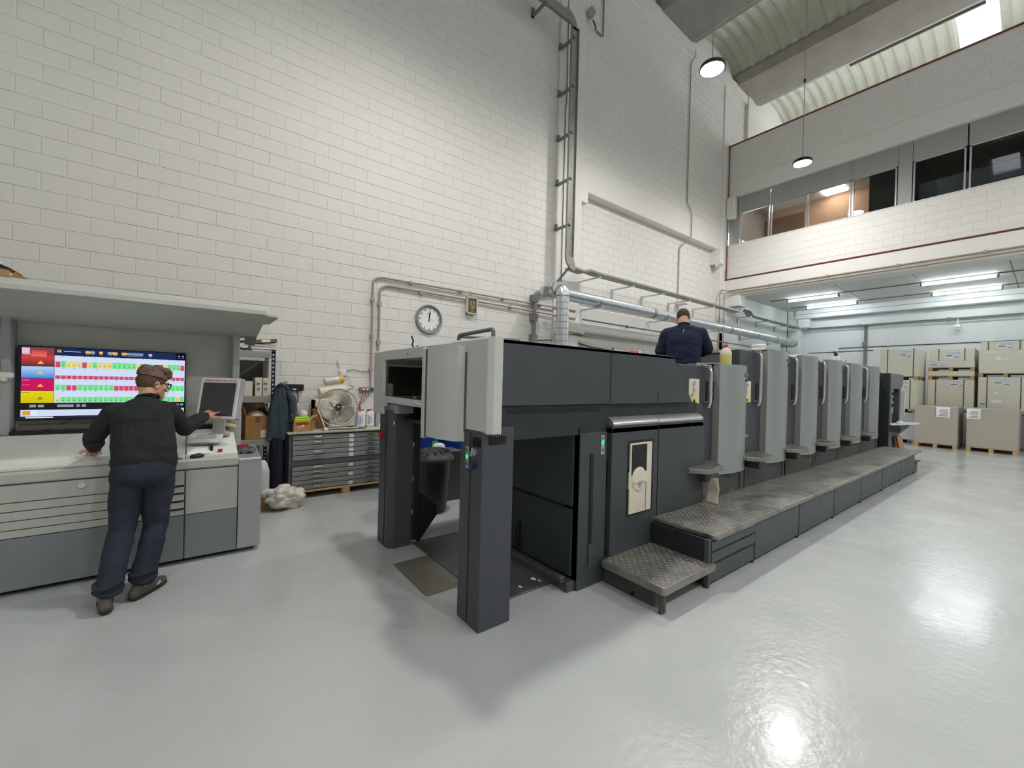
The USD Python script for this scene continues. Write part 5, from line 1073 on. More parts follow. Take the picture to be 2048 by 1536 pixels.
# on the cabinet
CT = .87
lc = thing('lime_carton', 'small open cardboard carton with a lime green bag on the flat-file cabinet', 'carton', (1.15, 6.05, CT))
P(lc, 'body', box(1.045, 1.245, 5.98, 6.16, CT, CT + .155, .003), M_card)
P(lc, 'flap', [xf(box(1.045, 1.05, 5.98, 6.16, CT + .155, CT + .25, .001), ry=-.4, about=(1.047, 6.0, CT + .155)), xf(box(1.24, 1.245, 5.98, 6.16, CT + .155, CT + .26, .001), ry=1.0, about=(1.243, 6.0, CT + .155)), box(1.05, 1.24, 6.155, 6.16, CT + .155, CT + .22, .001)], M_card)
v, f = box(1.055, 1.238, 5.985, 6.12, CT + .12, CT + .20, .03); P(lc, 'lime_bag', [box(1.052, 1.243, 5.975, 6.14, CT + .13, CT + .165, .006), box(1.06, 1.235, 5.99, 6.12, CT + .165, CT + .195, .012)], M_lime, label='lime green bag folded over the edge')
P(lc, 'red_strip', box(1.075, 1.215, 5.977, 5.98, CT + .095, CT + .12, 0), M_red); P(lc, 'brand_swoosh', [xf(box(1.105, 1.125, 5.977, 5.98, CT + .06, CT + .072, 0), ry=-.4, about=(1.12, 5.98, CT + .066)), xf(box(1.135, 1.165, 5.977, 5.98, CT + .065, CT + .088, .001), ry=-.6, about=(1.15, 5.98, CT + .078))], M_paper)
P(lc, 'packing_paper', sph((1.17, 6.09, CT + .22), 1, 2, (.06, .06, .06)), M_plastic_bag, smooth=True)
one('dark_box', box(.99, 1.04, 6.10, 6.26, CT, CT + .075, .003), M_brown, 'small dark brown box left of the lime carton on the cabinet', 'box')
one('beige_carton', box(1.26, 1.31, 6.06, 6.2, CT, CT + .14, .003), M_card, 'narrow pale carton between the lime carton and the fan', 'carton')
one('tall_carton', box(1.36, 1.56, 6.30, 6.44, CT, CT + .27, .003), M_card2, 'tall brown carton behind the fan on the cabinet', 'carton')
fn = thing('floor_fan', 'round metal fan with dusty blades and tubular stand on the flat-file cabinet', 'fan', (1.68, 6.15, CT))
fcx, fcy, fcz, fr = 1.645, 6.18, 1.165, .265
ax = np.array([-.22, -.95, .2]); ax /= np.linalg.norm(ax); fu = np.cross([0, 0, 1.], ax); fu /= np.linalg.norm(fu); fv = np.cross(ax, fu); FC = np.array([fcx, fcy, fcz])
def fan(u, v, w): return FC + u * fu + v * fv + w * ax
P(fn, 'guard_rim', [tube([fan(fr * math.cos(t), fr * math.sin(t), w) for t in np.linspace(0, 2 * PI, 40, endpoint=False)], .007, 6, True) for w in (.0, .03)], M_fang)
P(fn, 'guard_wires', [tube([fan(r * math.cos(t), r * math.sin(t), .10 * math.sqrt(max(0, 1 - (r / fr) ** 2))) for t in np.linspace(0, 2 * PI, 36, endpoint=False)], .0012, 4, True) for r in (.06, .09, .12, .15, .18, .21, .24)] + [tube([fan(r * math.cos(a), r * math.sin(a), .10 * math.sqrt(max(0, 1 - (r / fr) ** 2))) for r in np.linspace(.03, fr, 7)], .0011, 4) for a in np.linspace(0, 2 * PI, 40, endpoint=False)], M_fang, kind='stuff')
P(fn, 'guard_wires', [tube([fan(r * math.cos(a), r * math.sin(a), -.10 * math.sqrt(max(0, 1 - (r / fr) ** 2))) for r in np.linspace(.03, fr, 7)], .0013, 4) for a in np.linspace(0, 2 * PI, 44, endpoint=False)], M_fang, kind='stuff')
for k, a0 in enumerate((1.25, 3.45, 5.55)):
    g = []
    for s in np.linspace(0, 1, 9):
        r = .045 + s * .19; wd = .55 + .5 * math.sin(PI * min(1, s * 1.02)); g.append([fan(r * math.cos(a0 + wd * t), r * math.sin(a0 + wd * t), .035 * t * (1.2 - s)) for t in np.linspace(-1, 1, 9) * (1 if s < .95 else .6)])
    P(fn, 'blade', sheet(np.array(g).reshape(-1, 3), 9, 9, .003), M_fanb, smooth=True)
P(fn, 'hub', [cyl(fan(0, 0, -.06), fan(0, 0, .06), .045, 24), cyl(fan(0, 0, .085), fan(0, 0, .112), .045, 24)], M_black, smooth=40); P(fn, 'hub_badge', [tube([fan(-.02, -.002, .114), fan(.02, -.002, .114)], .006, 6)], M_cream)
P(fn, 'stand', [tube(bend([fan(-.268, .0, 0), np.array([1.44, 6.02, CT + .02]), np.array([1.90, 6.05, CT + .02]), fan(.268, .0, 0)], .05), .009, 8), tube(bend([np.array([1.46, 6.05, CT + .02]), np.array([1.55, 6.3, CT + .015]), np.array([1.85, 6.3, CT + .015])], .04), .009, 8)], M_galv)
P(fn, 'side_knob', [cyl(fan(-.275, 0, 0), fan(-.30, 0, 0), .018, 12), cyl(fan(.275, 0, 0), fan(.30, 0, 0), .018, 12)], M_cable)
one('cord', tube([(1.40, 6.02, CT + .008), (1.48, 5.99, CT + .008), (1.6, 6.02, CT + .008), (1.78, 5.985, CT + .008), (1.95, 6.0, CT + .008), (2.0, 6.05, CT + .008), (1.9, 6.08, CT + .008)], .006, 6), M_cable, 'dark power cord lying along the front of the cabinet top', 'cord')
one('plug', [box(1.42, 1.47, 5.985, 6.02, CT, CT + .025, .006), sph((1.44, 6.03, CT + .018), .022)], M_cream, 'pale plug and lump at the left end of the power cord', 'plug')
one('black_tape', lathe([(.03, 0), (.05, 0), (.05, .035), (.03, .035), (.03, 0)], (1.80, 6.12, CT), 20), M_black, 'black roll of tape at the foot of the fan', 'tape roll')
for k, (x, s) in enumerate(((1.985, 'left white chemical canister with a red cap and blue print beside the fan'), (2.115, 'right white chemical canister with a red cap and blue print, nearest the press post'))):
    cn = thing('chemical_canister', s, 'canister', (x, 6.28, CT), 'white canisters on the cabinet')
    P(cn, 'body', box(x - .055, x + .06, 6.2, 6.38, CT, CT + .215, .016), M_white); P(cn, 'shoulder', box(x - .045, x + .05, 6.21, 6.37, CT + .205, CT + .232, .014), M_white)
    P(cn, 'cap', [cyl((x - .02, 6.25, CT + .23), (x - .02, 6.25, CT + .26), .022, 14), box(x - .005, x + .04, 6.24, 6.27, CT + .245, CT + .262, .004)], M_red); P(cn, 'blue_print', box(x - .03, x - .018, 6.198, 6.2, CT + .04, CT + .165, 0), M_inkblue); P(cn, 'small_print', [box(x + .0, x + .012, 6.198, 6.2, CT + .06 + .018 * j, CT + .07 + .018 * j, 0) for j in range(5)], M_inkblue)
one('marker_pen', cyl((2.215, 6.1, CT), (2.215, 6.1, CT + .055), .01, 8), M_paper, 'small white pen standing at the right end of the cabinet top', 'pen')
for k, (a, b, r, m, s) in enumerate((((1.50, 6.70, 1.36), (1.90, 6.72, 1.42), .075, M_cream, 'lower cream roll of film leaning on the wall behind the fan'), ((1.58, 6.74, 1.52), (1.86, 6.74, 1.57), .058, M_plastic_bag, 'upper roll in clear film with a yellow end band behind the fan'))):
    w = thing('film_roll', s, 'roll', a, 'rolls behind the fan')
    A, B = np.array(a), np.array(b); P(w, 'roll', tube([A, A + (B - A) * .03, A + (B - A) * .5, A + (B - A) * .97, B], [r * .8, r, r * 1.03, r, r * .75], 20), m, smooth=50)
    if k: P(w, 'yellow_band', tube([A + (B - A) * .78, A + (B - A) * .97], r * 1.06, 20), M_yellow)
    P(w, 'wrap_end', tube([B, B + (B - A) * .18, B + (B - A) * .22 + [0, 0, .04]], [r * .5, r * .3, r * .5], 10), M_plastic_bag, smooth=50)
one('roll_support', [box(1.44, 1.60, 6.6, 6.9, CT, 1.26, .004), prism([(1.44, 1.25), (1.9, 1.34), (1.9, 1.28), (1.6, CT), (1.44, CT)], 6.66, 6.9, 'y')], M_wrap, 'pale wrapped bundle standing against the wall under the rolls', 'bundle')

# bin and drums behind the delivery
bn = thing('dustbin', 'dusty black plastic dustbin with a domed lid between the delivery posts', 'dustbin', (2.33, 4.62, 0))
bx0 = (2.33, 4.62, 0)
P(bn, 'body', lathe([(0, 0), (.185, 0), (.195, .02), (.225, .5), (.232, .60), (.25, .62), (.25, .655), (.235, .66), (0, .66)], bx0, 40), M_bin, smooth=40)
P(bn, 'lid', lathe([(.268, .635), (.272, .66), (.26, .675), (.235, .70), (.16, .745), (.06, .76), (0, .76)], bx0, 40), M_bin, smooth=40); P(bn, 'lid_rim', lathe([(.262, .632), (.278, .64), (.276, .655), (.262, .66)], bx0, 40), M_cabd, smooth=40)
P(bn, 'lid_recess', box(2.28, 2.38, 4.56, 4.66, .757, .764, .004), M_black); P(bn, 'lid_rib', [tube([(2.33 + r * math.cos(a), 4.62 + r * math.sin(a), .748 - .35 * max(0, r - .1) ** 1.3 + .006) for r in np.linspace(.1, .24, 5)], .008, 6) for a in np.linspace(0, 2 * PI, 14, endpoint=False)], M_bin)
for k, (x, y, s) in enumerate(((2.56, 5.50, 'blue plastic drum with a steel ring and white label behind the dustbin'), (3.20, 5.62, 'blue plastic drum mostly hidden behind the labelled one'))):
    dm = thing('blue_drum', s, 'drum', (x, y, 0), 'blue drums behind the press')
    P(dm, 'body', lathe([(0, 0), (.27, 0), (.285, .03), (.29, .30), (.298, .31), (.298, .33), (.29, .34), (.29, .86), (.28, .90), (0, .90)], (x, y, 0), 40), M_blue, smooth=40)
    P(dm, 'closing_ring', lathe([(.288, .885), (.30, .89), (.30, .915), (.288, .92)], (x, y, 0), 40), M_chrome, smooth=40); P(dm, 'lid', lathe([(.285, .90), (.285, .935), (.25, .94), (.24, .925), (0, .925)], (x, y, 0), 40), M_black, smooth=40)
    if not k:
        P(dm, 'label', sheet([[(x + .2925 * math.cos(a), y + .2925 * math.sin(a), z) for z in (.555, .74)] for a in np.linspace(-1.28, -.93, 6)], 6, 2, .002), M_paperp); P(dm, 'label_header', sheet([[(x + .2935 * math.cos(a), y + .2935 * math.sin(a), z) for z in (.69, .74)] for a in np.linspace(-1.28, -.93, 6)], 6, 2, .002), mat('label_green', lin(90, 214, 90), .6))
one('white_rag', xf(sph((2.62, 4.98, .70), 1, 2, (.09, .07, .06))), M_paper, 'bright white rag on the grey box behind the dustbin lid', 'rag', smooth=True)
one('grey_bin_box', box(2.55, 2.9, 4.85, 5.15, 0, .66, .01), M_cabd, 'dark grey box standing behind the dustbin', 'box')
one('grey_back_panel', box(2.2, 3.4, 6.2, 6.3, 0, 1.15, .01), M_consend, 'pale grey panel standing behind the blue drums', 'panel')

# ================================================================ PAPER PALLETS
GP = 'pallets under the paper stacks'
def stack(x0, x1, y0, y1, z0, z1, label, m, straps=(), plabel=None, note=None, patch=()):
    t = thing('paper_stack', label, 'paper stack', ((x0 + x1) / 2, (y0 + y1) / 2, z0))
    P(t, 'block', box(x0, x1, y0, y1, z0, z1, .008), m)
    for s in straps: P(t, 'strap', [box(x0 - .004, x0, s - .012, s + .012, z0, z1 + .004, 0), box(x0 - .004, x1, s - .012, s + .012, z1, z1 + .004, 0)], M_strap)
    if plabel:
        a, b, c, e = plabel; q_ = P(t, 'print_label', box(x0 - .003, x0, a, b, c, e, 0), M_paperp)
        P(q_, 'print_line', [box(x0 - .005, x0 - .003, b - (b - a) * u1, b - (b - a) * u0, c + (e - c) * w0, c + (e - c) * w1, 0) for u0, u1, w0, w1 in ((.05, .95, .78, .82), (.08, .45, .30, .45), (.55, .85, .1, .2), (.1, .9, .62, .65), (.6, .95, .4, .43))], M_inkgrey)
    if note:
        a, b, c, e = note; g = [[(x0 - .006 - .012 * math.sin(PI * s) - .01 * t_, a + (b - a) * t_, c + (e - c) * s) for s in np.linspace(0, 1, 6)] for t_ in np.linspace(0, 1, 5)]
        q_ = P(t, 'paper_note', sheet(np.array(g).reshape(-1, 3), 5, 6, .002), M_paper)
        P(q_, 'note_print', [box(x0 - .03, x0 - .026, a + (b - a) * .15, a + (b - a) * (.85 - .1 * (j % 3)), c + (e - c) * (.15 + .12 * j), c + (e - c) * (.18 + .12 * j), 0) for j in range(6)], M_inkgrey)
    for a, b, c, e in patch: P(t, 'torn_wrap', box(x0 - .01, x0, a, b, c, e, .004), M_paper)
    return t
pallet(17.1, 18.35, 1.62, 2.50, 0, 'pallet under the left front stack of grey board', GP); pallet(17.2, 18.45, .53, 1.46, 0, 'pallet under the right front stack of grey board', GP)
stack(17.1, 18.35, 1.62, 2.50, .12, 1.20, 'stack of grey board with a paper note, left one of the front two', M_greyboard, note=(1.77, 2.05, .89, 1.19))
stack(17.2, 18.45, .53, 1.46, .12, 1.19, 'grey board stack with a note at its left corner, right of the front two', M_greyboard, note=(1.20, 1.46, .89, 1.18))
s1 = (17.75, 19.1, 2.56, 3.45)
pallet(*s1, 0, 'bottom pallet of the left back column, under the white sheets', GP); pallet(*s1, .95, 'lower raised pallet of the left back column of wrapped paper', GP); pallet(*s1, 1.97, 'upper raised pallet of the left back column of wrapped paper', GP)
stack(*s1, .12, .95, 'stack of pale grey-white sheets at the bottom of the left back column', M_whitestack)
stack(*s1, 1.07, 1.97, 'cream wrapped paper block in the middle of the left back column', M_wrap, (3.25, 2.72), (2.75, 3.0, 1.72, 1.94), patch=((2.58, 2.68, 1.72, 1.73), (2.6, 2.64, 1.5, 1.51)))
stack(*s1, 2.09, 2.95, 'cream wrapped paper block on top of the left back column', M_wrap, (3.27, 2.66), (2.68, 2.98, 2.68, 2.9))
s2 = (18.75, 20.0, 1.46, 2.46)
pallet(*s2, 1.0, 'lowest raised pallet of the middle back column of paper', GP); pallet(*s2, 2.01, 'middle raised pallet of the middle back column of paper', GP); pallet(*s2, 2.28, 'top pallet of the middle back column of paper', GP); pallet(*s2, 0, 'bottom pallet of the middle back column, hidden by grey board', GP)
stack(*s2, .12, 1.0, 'paper block at the bottom of the middle back column', M_wrap)
stack(*s2, 1.12, 2.01, 'cream wrapped paper block with a wide label in the middle back column', M_wrap, (2.28, 1.67), (1.6, 1.98, 1.8, 1.98), patch=((2.32, 2.42, 1.82, 1.84),))
stack(*s2, 2.13, 2.28, 'thin layer of cream paper between two pallets in the middle back column', M_wrap)
stack(*s2, 2.40, 2.60, 'low cream paper layer with a white label in the middle back column', M_wrap, (), (2.02, 2.45, 2.42, 2.58))
stack(18.75, 20.0, 1.47, 2.42, 2.60, 2.98, 'cream wrapped paper block on top of the middle back column', M_wrap, (2.23, 1.67), (1.73, 2.1, 2.68, 2.9))
s3 = (18.75, 20.0, .32, 1.38)
pallet(*s3, 0, 'bottom pallet of the right back column, hidden by grey board', GP); pallet(*s3, 1.0, 'lower raised pallet of the right back column of paper', GP); pallet(*s3, 2.10, 'upper raised pallet of the right back column of paper', GP)
stack(*s3, .12, 1.0, 'dark grey board block at the bottom of the right back column', M_cab)
t = stack(*s3, 1.12, 2.10, 'pale wrapped paper block with a small blue label in the right back column', M_wrap, (1.20, .56), (.72, 1.08, 1.86, 2.06), patch=((.98, 1.06, 1.58, 1.66), (.9, 1.12, 1.32, 1.44)))
P(t, 'blue_label', box(18.745, 18.75, 1.24, 1.32, 1.28, 1.32, 0), M_inkblue)
stack(*s3, 2.22, 2.90, 'film-wrapped pale paper block with torn film in the right back column', M_wrap, (), None, patch=((.95, 1.05, 2.6, 2.7), (.75, 1.25, 2.78, 2.79), (.8, .95, 2.58, 2.62)))
stack(18.75, 20.0, .34, 1.35, 2.90, 3.15, 'low wrapped paper block on top of the right back column', M_wrap, (1.20, .60), (.68, 1.03, 2.93, 3.13))
# ================================================================ PEOPLE
M3 = m3.Manifold
def ball(p, r, sc=(1, 1, 1), seg=20): return M3.sphere(1., seg).scale([r * sc[0], r * sc[1], r * sc[2]]).translate(list(map(float, p)))
def hull(*bs): return M3.batch_hull([ball(p, r) for p, r in bs])
def chain(*js): return M3.batch_boolean([hull(a, b) for a, b in zip(js, js[1:])], m3.OpType.Add)
def union(ms): return M3.batch_boolean(list(ms), m3.OpType.Add)
def soften(mf, ln=.012, it=12):
    mf = mf.refine_to_length(ln); me = mf.to_mesh(); t = trimesh.Trimesh(np.array(me.vert_properties[:, :3], float), np.array(me.tri_verts), process=True)
    trimesh.smoothing.filter_taubin(t, lamb=.5, nu=.53, iterations=it)
    return t
def folds(t, amp, f, seed, squash=(1, 1, 1)):
    v = np.array(t.vertices); n = np.array(t.vertex_normals); q = v * f * np.array(squash)
    return v + n * (amp * 2 * (meshkit.fbm(q + 17, 3, seed) - .5))[:, None], np.array(t.faces)
def hand(w, d, up, curls, spread=.16, side=1, thumb=(.5, .3), s=1.):
    """wrist point, direction of the fingers, back-of-hand normal; curls per finger (index..little); side = +1 thumb towards up x d"""
    w, d, up = np.array(w, float), np.array(d, float), np.array(up, float); d /= np.linalg.norm(d); up = up - d * (up @ d); up /= np.linalg.norm(up); lat = np.cross(up, d) * side
    L = lambda a, b, c: w + s * (d * a + lat * b + up * c)
    out = [M3.batch_hull([ball(L(0, .016, 0), .020 * s), ball(L(0, -.016, 0), .019 * s), ball(L(.075, .028, 0), .013 * s), ball(L(.08, -.03, 0), .012 * s), ball(L(.04, .033, -.004), .014 * s), ball(L(.04, -.03, -.004), .013 * s)])]
    for k, (b, ln, c) in enumerate(zip((.027, .009, -.010, -.028), (.075, .083, .077, .06), curls)):
        p = L(.082 - .004 * abs(k - 1), b, 0); a = 0.; dd = d + lat * spread * (1.2 - k * .85) ; dd /= np.linalg.norm(dd); r = (.0092, .0095, .009, .008)[k] * s
        js = [(L(.05, b * .9, 0), r * 1.1), (p, r)]
        for q_, fr in enumerate((.45, .31, .24)):
            a += c * (1.0, 1.15, .8)[q_]; p = p + s * ln * fr * (dd * math.cos(a) - up * math.sin(a)); js.append((p, r * (1 - .1 * (q_ + 1))))
        out.append(chain(*js))
    t0 = L(.018, .024, -.006); t1 = t0 + s * .042 * (d * thumb[0] + lat * (1 - thumb[0] * .3) - up * thumb[1]); t2 = t1 + s * .034 * (d * (thumb[0] + .4) + lat * .35 - up * thumb[1]); t3 = t2 + s * .024 * (d * 1.0 + lat * .0 - up * thumb[1])
    out.append(chain((t0, .014 * s), (t1, .0115 * s), (t2, .010 * s), (t3, .0085 * s)))
    return union(out)
def head_parts(at, yaw, pitch, s=1.):
    """returns place(), the skin solid (local), face towards +y; yaw is measured from +y counter-clockwise"""
    T = trimesh.transformations; R = (T.rotation_matrix(yaw, [0, 0, 1]) @ T.rotation_matrix(pitch, [1, 0, 0]))[:3, :3]
    place = lambda v: np.asarray(v) * s @ R.T + np.array(at, float)
    sk = [ball((0, -.010, .030), 1, (.074, .094, .092), 32), M3.batch_hull([ball((.047, .018, -.050), .024), ball((-.047, .018, -.050), .024), ball((.018, .068, -.090), .020), ball((-.018, .068, -.090), .020), ball((.052, .045, .0), .022), ball((-.052, .045, .0), .022), ball((0, .07, .04), .03), ball((0, -.04, -.03), .05)]),
          chain(((0, .088, .018), .009), ((0, .104, -.018), .0115), ((0, .108, -.026), .0125)), hull(((.012, .096, -.030), .008), ((-.012, .096, -.030), .008)), hull(((.022, .088, .030), .011), ((.045, .070, .028), .012)), hull(((-.022, .088, .030), .011), ((-.045, .070, .028), .012)),
          hull(((.018, .087, -.054), .007), ((-.018, .087, -.054), .007)), hull(((.015, .085, -.066), .008), ((-.015, .085, -.066), .008)), ball((0, .078, -.092), .017)]
    for e in (1, -1): sk += [ball((e * .036, .074, .012), .016), ball((e * .056, .052, -.012), .022)]
    return place, union(sk)
def ear(e):
    o = ball((0, 0, 0), 1, (.010, .019, .032), 20) - ball((e * .010, .002, .002), 1, (.008, .011, .020), 16)
    return o.rotate([12, 0, e * -18]).translate([e * .079, -.006, .0])
def placed(place, mf_or_t):
    v, f = tri(mf_or_t); return place(v), f

# -- operator at the console, seen from behind: left hand on the desk, right forefinger on the monitor
pa = thing('person', 'man with glasses in a dark sweater pointing at the touch monitor of the console', 'person', (-.30, 4.05, 0))
N = np.array
neck, chest, waist, pelvis = N([-.295, 4.395, 1.37]), N([-.305, 4.33, 1.20]), N([-.29, 4.20, .98]), N([-.28, 4.14, .84])
shL, elL, wrL = N([-.470, 4.33, 1.275]), N([-.580, 4.36, 1.105]), N([-.607, 4.60, .985])
fing = MC + mu * .012 + mv * -.092 + mw * .010
shR, elR = N([-.150, 4.385, 1.285]), N([-.045, 4.47, 1.135])
pd_ = N([.55, .80, .20]); pd_ /= np.linalg.norm(pd_)
wrR = fing - pd_ * .160 - N([0, 0, .020])
hipL, knL, anL = N([-.365, 4.14, .84]), N([-.385, 4.06, .46]), N([-.437, 3.825, .085])
hipR, knR, anR = N([-.195, 4.14, .83]), N([-.205, 4.13, .45]), N([-.268, 3.935, .085])
hc = N([-.262, 4.45, 1.495])
place, skull = head_parts(hc, math.radians(-58), math.radians(-10), 1.0)
hs_ = soften(union([skull, ear(1), ear(-1)]), .006, 6)
arms = union([chain((shL, .05), (elL, .042), (wrL, .028)), chain((shR, .05), (elR, .042), (wrR, .028)),
              chain((pelvis, .12), (waist, .11), (chest, .13), (neck, .062)), hull((shL, .05), (chest, .10)), hull((shR, .05), (chest, .10)), chain((hipL, .075), (knL, .052), (anL, .04)), chain((hipR, .075), (knR, .052), (anR, .04)), hull((neck, .058), (hc + N([-.02, -.035, -.05]), .056))])
handL = hand(wrL, (-.10, .62, -.28), (0, .3, 1), (.12, .1, .1, .12), .32, 1, (.15, .05))
handR = hand(wrR, pd_, (.25, -.25, .93), (.06, .95, 1.05, 1.1), .05, -1, (.75, .35))
bd = soften(arms, .016, 10); hL, hR = soften(handL, .005, 3), soften(handR, .005, 3)
P(pa, 'body', [bd, hL, hR, placed(place, hs_)], M_skin, smooth=True)
# sweater: torso and sleeves, ribbed hem and cuffs
tor = union([M3.batch_hull([ball(N([-.37, 4.28, 1.21]), .115), ball(N([-.23, 4.30, 1.21]), .115), ball(N([-.30, 4.36, 1.33]), .085), ball(N([-.40, 4.335, 1.285]), .082), ball(N([-.205, 4.365, 1.29]), .082)]),
             M3.batch_hull([ball(N([-.37, 4.28, 1.19]), .115), ball(N([-.225, 4.30, 1.19]), .115), ball(N([-.370, 4.19, 1.0]), .105), ball(N([-.195, 4.19, 1.0]), .105), ball(N([-.365, 4.16, .93]), .105), ball(N([-.19, 4.16, .925]), .105)]),
             M3.batch_hull([ball(N([-.365, 4.16, .94]), .110), ball(N([-.19, 4.16, .93]), .110), ball(N([-.36, 4.15, .905]), .100), ball(N([-.19, 4.15, .895]), .100)]),
             chain((N([-.42, 4.33, 1.28]), .085), (shL, .078), ((shL + elL) / 2, .070), (elL, .064), ((elL + wrL) / 2, .056), (wrL - (wrL - elL) * .12, .044)),
             chain((N([-.20, 4.37, 1.29]), .085), (shR, .078), ((shR + elR) / 2, .070), (elR, .066), ((elR + wrR) / 2, .056), (wrR - (wrR - elR) * .10, .043)),
             hull((N([-.30, 4.385, 1.35]), .078), (N([-.292, 4.40, 1.375]), .070))])
cutp = N([.10, .45, .88]); cutp /= np.linalg.norm(cutp)
tor = tor.trim_by_plane(list(map(float, -cutp)), float(-cutp @ N([-.293, 4.405, 1.405]))).trim_by_plane([0, 0, 1], .835)
P(pa, 'sweater', folds(soften(tor, .012, 10), .010, 9, 4, (1, 1, 1.6)), M_sweater, smooth=True)
P(pa, 'collar', tube([neck + N([.012, .0, .03]) + N([math.cos(t) * .066, math.sin(t) * .062, math.cos(t) * .006 - math.sin(t) * .028]) for t in np.linspace(0, 2 * PI, 28, endpoint=False)], .009, 8, True), M_sweater, smooth=True)
def trouser(hip, kn, an, hem): return union([M3.batch_hull([ball(hip, .100), ball(kn * .6 + hip * .4, .088), ball(hip + N([0, 0, -.08]), .098)]), hull((kn * .6 + hip * .4, .088), (kn, .076)), hull((kn, .076), (kn * .4 + an * .6, .074)), hull((kn * .4 + an * .6, .074), (hem, .072))])
hemL, hemR = anL + N([.008, .02, .065]), anR + N([.012, .012, .055])
tr = union([trouser(hipL, knL, anL, hemL), trouser(hipR, knR, anR, hemR), M3.batch_hull([ball(N([-.355, 4.14, .90]), .10), ball(N([-.20, 4.14, .895]), .10), ball(hipL, .102), ball(hipR, .102), ball(N([-.33, 4.10, .83]), .10), ball(N([-.22, 4.10, .83]), .10)])])
tr = tr.trim_by_plane([0, 0, 1], .045).trim_by_plane([0, 0, -1], -.935)
P(pa, 'trousers', folds(soften(tr, .012, 8), .014, 8, 9, (1, 1, 1.3)), M_trouser, smooth=True)
for k, (an, kn) in enumerate(((anL, knL), (anR, knR))):
    for h in (.02, .065): 
        c = an + N([.01, .015, .02 + h]); P(pa, 'hem_fold', folds(soften(M3(m3.Mesh(*[np.asarray(z, t_) for z, t_ in zip(tube([c + N([.066 * math.cos(t), .066 * math.sin(t), .012 * math.sin(t * 2 + k + h * 40)]) for t in np.linspace(0, 2 * PI, 24, endpoint=False)], .017, 10, True), (np.float32, np.uint32))])), .01, 2), .006, 20, k), M_trouser, smooth=True)
P(pa, 'back_pocket', [sheet(np.array([[(-.215 + .05 * (a - .5) * 2, 4.036 - .02 * math.cos((a - .5) * 2.2) + .02, .775 + .13 * b) for b in (0, .5, 1)] for a in (0, .5, 1)]).reshape(-1, 3), 3, 3, .008)], M_trouser, smooth=True)
P(pa, 'pocket_button', sph((-.19, 4.028, .875), .006), M_chrome)
def shoe(an, toe_dir, ln=.275):
    dd = N([*toe_dir, 0.]); dd /= np.linalg.norm(dd); h = an * [1, 1, 0] - dd * .05; n = N([-dd[1], dd[0], 0]); at = lambda a, b, z: h + dd * a + n * b + N([0, 0, z])
    up = union([M3.batch_hull([ball(at(.0, 0, .045), .036), ball(at(.09, 0, .05), .042), ball(at(.03, 0, .085), .036)]), M3.batch_hull([ball(at(.09, 0, .05), .042), ball(at(.16, .006, .042), .040), ball(at(.225, .004, .036), .031), ball(at(.06, 0, .08), .034)])]).trim_by_plane([0, 0, 1], .012)
    so = M3.batch_hull([ball(at(-.002, 0, .018), .034, (1, 1, .5)), ball(at(.10, .0, .018), .038, (1, 1, .5)), ball(at(.17, .006, .018), .043, (1, 1, .5)), ball(at(.228, .004, .018), .033, (1, 1, .5))]).trim_by_plane([0, 0, 1], .001).trim_by_plane([0, 0, -1], -.026)
    return soften(up, .008, 6), so, at
for an, td in ((anL, (-.12, 1)), (anR, (.62, .78))):
    u_, s_, at = shoe(an, td); q_ = P(pa, 'shoe', u_, M_shoe, smooth=True); P(q_, 'sole', s_, M_sole, smooth=40)
    P(q_, 'shoe_mark', [tube([at(.13, -.044, .045), at(.16, -.046, .06)], .004, 6), tube([at(.15, -.045, .055), at(.145, -.043, .07)], .003, 6)], M_paper)
# hair: shaved sides, longer ruffled top with a quiff
hb = (ball((0, -.014, .032), 1, (.0775, .0985, .0955), 40) - M3.cube([.4, .4, .4]).translate([-.2, .052, -.34]).rotate([-12, 0, 0]) - ball((.079, -.002, -.002), 1, (.03, .030, .036)) - ball((-.079, -.002, -.002), 1, (.03, .030, .036))).trim_by_plane([0, -.42, .9], -.018)
P(pa, 'short_hair', placed(place, soften(hb, .006, 4)), M_hair1s, smooth=True)
ht = union([ball((0, -.012, .052), 1, (.082, .104, .090), 36), ball((.012, .062, .112), .044), ball((-.02, .070, .108), .040), ball((.03, .082, .098), .030), ball((-.005, .02, .128), .045), ball((.0, -.06, .10), .055), ball((.035, .060, .118), .032)]).trim_by_plane([0, .12, .99], .062)
t = soften(ht, .006, 4); v, f = folds(t, .013, 28, 6, (1, .5, 1)); P(pa, 'hair', placed(place, (v, f)), M_hair1, smooth=True)
curls = []
for k in range(26):
    a = rng.uniform(-1.4, 1.4); p0 = N([.055 * math.sin(a), .045 + .03 * math.cos(a), .122 + rng.uniform(-.02, .012)]); pts = [p0 + N([rng.uniform(-.006, .006), .010 * q_, .010 * math.sin(q_ * 1.3 + k) - .004 * max(0, q_ - 2)]) for q_ in range(5)]
    curls.append(tube(pts, [.006, .008, .008, .006, .003], 6))
P(pa, 'front_curls', [placed(place, c) for c in curls], M_hair1, smooth=True, kind='stuff')
gs = []
for e in (1, -1):
    gs.append(tube([(e * .081, -.012, .012), (e * .080, .03, .022), (e * .073, .098, .022)], .0042, 8)); gs.append(tube([(e * .081, -.012, .012), (e * .080, -.03, -.006)], .004, 6))
    gs.append(tube([(e * (.040 + .030 * math.cos(t)), .108 - .012 * abs(.4 + .6 * math.cos(t)), .010 + .020 * math.sin(t)) for t in np.linspace(0, 2 * PI, 20, endpoint=False)], .0042, 6, True))
gs.append(tube([(-.012, .112, .018), (.012, .112, .018)], .003, 6))
P(pa, 'glasses', [placed(place, g) for g in gs], M_black, smooth=50)
